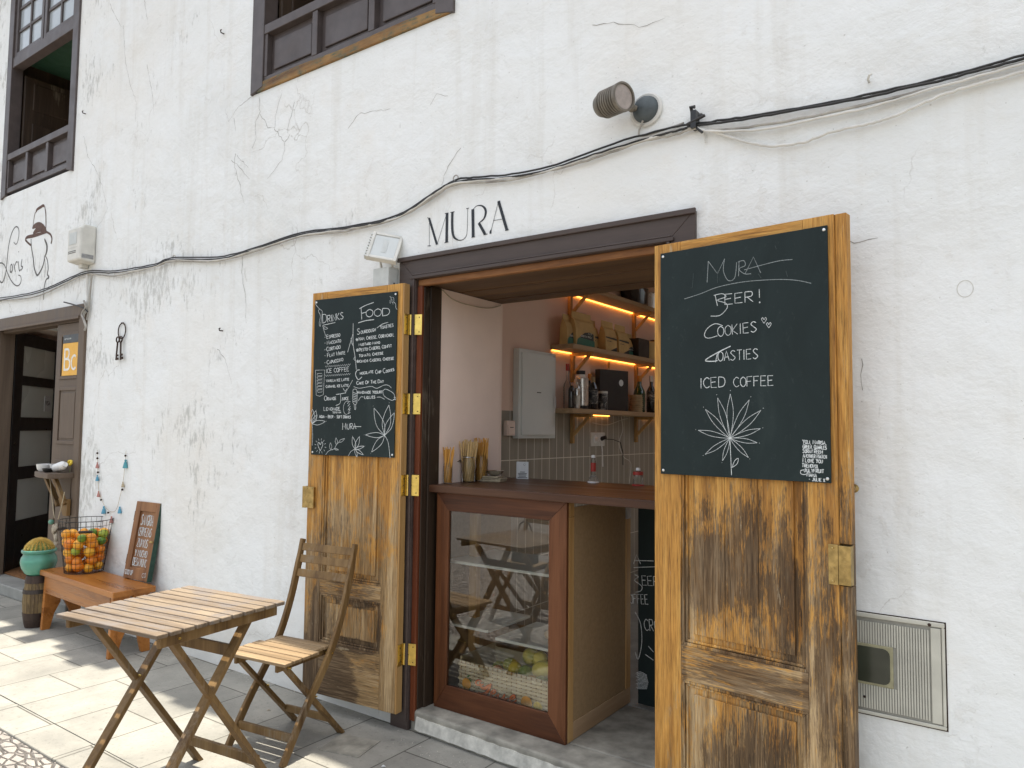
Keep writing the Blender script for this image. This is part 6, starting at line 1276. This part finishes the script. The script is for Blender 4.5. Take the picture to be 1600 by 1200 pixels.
def make_chair():
    e = empty('folding_chair', (-3.13, -.48, 0), R(7.7), 'folding slatted wooden chair between the table and the wall', 'chair', 'folding chairs at the table')
    Pf = [(-.228, -.002), (-.105, .19), (.035, .375), (.115, .50), (.178, .65), (.222, .80), (.264, .972)]
    for sx_ in (-1, 1):
        b = MB(); V = []; wd, th_ = .020, .040; xs_ = sx_ * .186; k = len(Pf); Q = smooth_line([Vector(p_) for p_ in Pf], 4); nq = len(Q)
        for i, p_ in enumerate(Q):
            a = Q[max(0, i - 1)]; c_ = Q[min(nq - 1, i + 1)]; d = (c_ - a).normalized(); nr_ = Vector((-d.y, d.x)); th2 = th_ * (1 if i < nq - 3 else .8)
            for (ix, iy) in ((-1, -1), (1, -1), (1, 1), (-1, 1)): V.append((xs_ + ix * wd / 2, p_.x + nr_.x * iy * th2 / 2, p_.y + nr_.y * iy * th2 / 2))
        F = [(0, 1, 2, 3), tuple(range(len(V) - 4, len(V)))]
        for i in range(nq - 1):
            for q in range(4): F.append((i * 4 + q, i * 4 + (q + 1) % 4, i * 4 + 4 + (q + 1) % 4, i * 4 + 4 + q))
        b.add(V, F); b.build('leg', 'teak', e, bevel=.004)
        b = MB(); b.beam((sx_ * .158, -.215, .462), (sx_ * .158, .222, -.004), .020, .038, (1, 0, 0)); b.build('leg', 'teak', e, bevel=.003)
        b = MB(); b.box(sx_ * .158 - .012 - (.012 if sx_ > 0 else -.012), sx_ * .158 + .012 - (.012 if sx_ > 0 else -.012), -.235, .115, .430, .4655); b = MB(); b.box(sx_ * .137 - .009, sx_ * .137 + .009, -.235, .112, .428, .4655); b.build('seat_rail', 'teak', e, bevel=.003)
        b = MB()
        for (v_, z_) in ((-.018, .262), (.09, .445), (-.20, .45)): b.tube([(sx_ * .127, v_, z_), (sx_ * .1985, v_, z_)], .0045, 10)
        b.build('bolt', 'brass', e, smooth=True)
    n = 6
    for k in range(n):
        y0 = -.250 + k * .0605; b = MB(); w_ = .205 if k < 4 else .174; b.box(-w_, w_, y0, y0 + .0535, .466, .482); b.build('seat_slat', 'seatslat', e, bevel=.003)
    for (z_, v_) in ((.930, .256), (.868, .240), (.795, .219)):
        b = MB(); b.box(-.176, .176, -.007, .007, -.021, .021, Matrix.Translation((0, v_, z_)) @ Matrix.Rotation(R(-14), 4, 'X')); b.build('back_slat', 'teak', e, bevel=.003)
    b = MB(); b.box(-.148, .148, .120, .136, .082, .118); b.build('stretcher', 'teak', e, bevel=.003)
    b = MB(); b.box(-.176, .176, -.168, -.150, .085, .125); b.build('stretcher', 'teak', e, bevel=.003)
    return e
c1 = make_chair()
c2 = copy_tree(c1); c2.location = (-3.52, -2.0, 0); c2.rotation_euler = (0, 0, R(188)); c2['label'] = 'folding slatted chair on the street side of the table, seen reflected in the display glass'
b = empty('shoulder_bag', (-2.72, -1.66, .482), R(8), 'black bag on the street side chair, a dark shape in the glass reflection', 'bag'); q = MB(); q.box(-.11, .11, -.05, .05, .0, .20); q = MB(); q.prism([(-.12, -.05, 0), (.12, -.05, 0), (.10, -.05, .20), (-.10, -.05, .20)], (0, .10, 0)); q.build('body', 'bag_black', b, bevel=.015, seg=3); b.location = (-3.50, -1.96, .482)
q = MB(); q.tube(smooth_line([(-.09, 0, .19), (-.05, 0, .32), (.05, 0, .32), (.09, 0, .19)], 5), .006, 7); q.build('strap', 'bag_black', b, smooth=True)

# a few scraps on the pavement
rg_ = random.Random(17)
for k, (x, y, lab) in enumerate(((-2.55, -.40, 'tiny white paper scrap on the pavement before the doorstep'), (-3.55, -.30, 'dry leaf scrap on the pavement behind the table'))):
    b = MB(); b.add([(0, 0, .002), (.018, .003, .006), (.020, .014, .003), (.004, .012, .007)], [(0, 1, 2, 3)]); b.add([(0, 0, .001), (.018, .003, .005), (.020, .014, .002), (.004, .012, .006)], [(3, 2, 1, 0)]); tag(b.build('litter_scrap', 'paper' if k == 0 else 'drift', loc=(x, y, 0), rot=(0, 0, k)), lab, 'litter')
gt = MB(); rg2 = random.Random(44)
for k in range(900):
    if k < 520: x = rg2.uniform(-6.5, -.9); y = -abs(rg2.gauss(0, .05)) - .004 - (.10 if -2.7 < x < -1.1 else 0)
    else: x = rg2.uniform(-6.5, -1.2); y = rg2.uniform(-1.06, -.05)
    r_ = rg2.uniform(.0012, .0042 if k < 520 else .003); P = [Vector((rg2.uniform(-1, 1), rg2.uniform(-1, 1), 0)) * r_ + Vector((x, y, .0002)) for _ in range(3)] + [Vector((x, y, r_ * .9))]; gt.add(P, [(0, 1, 2), (0, 1, 3), (1, 2, 3), (2, 0, 3)])
tag(gt.build('grit', plain('plaster_crumbs', (.48, .45, .38), .9, var=.4, scale=60)), None, kind='stuff')
co = MB(); co.box(-.115, .115, -.10, .10, 0, .004); co.box(-.105, .105, -.09, .09, .0042, .006); tag(co.build('manhole_cover', 'sill_stone', loc=(-2.84, -.33, 0), rot=(0, 0, R(14)), bevel=.002), 'small square stone cover in the pavement near the rear chair feet', 'cover')
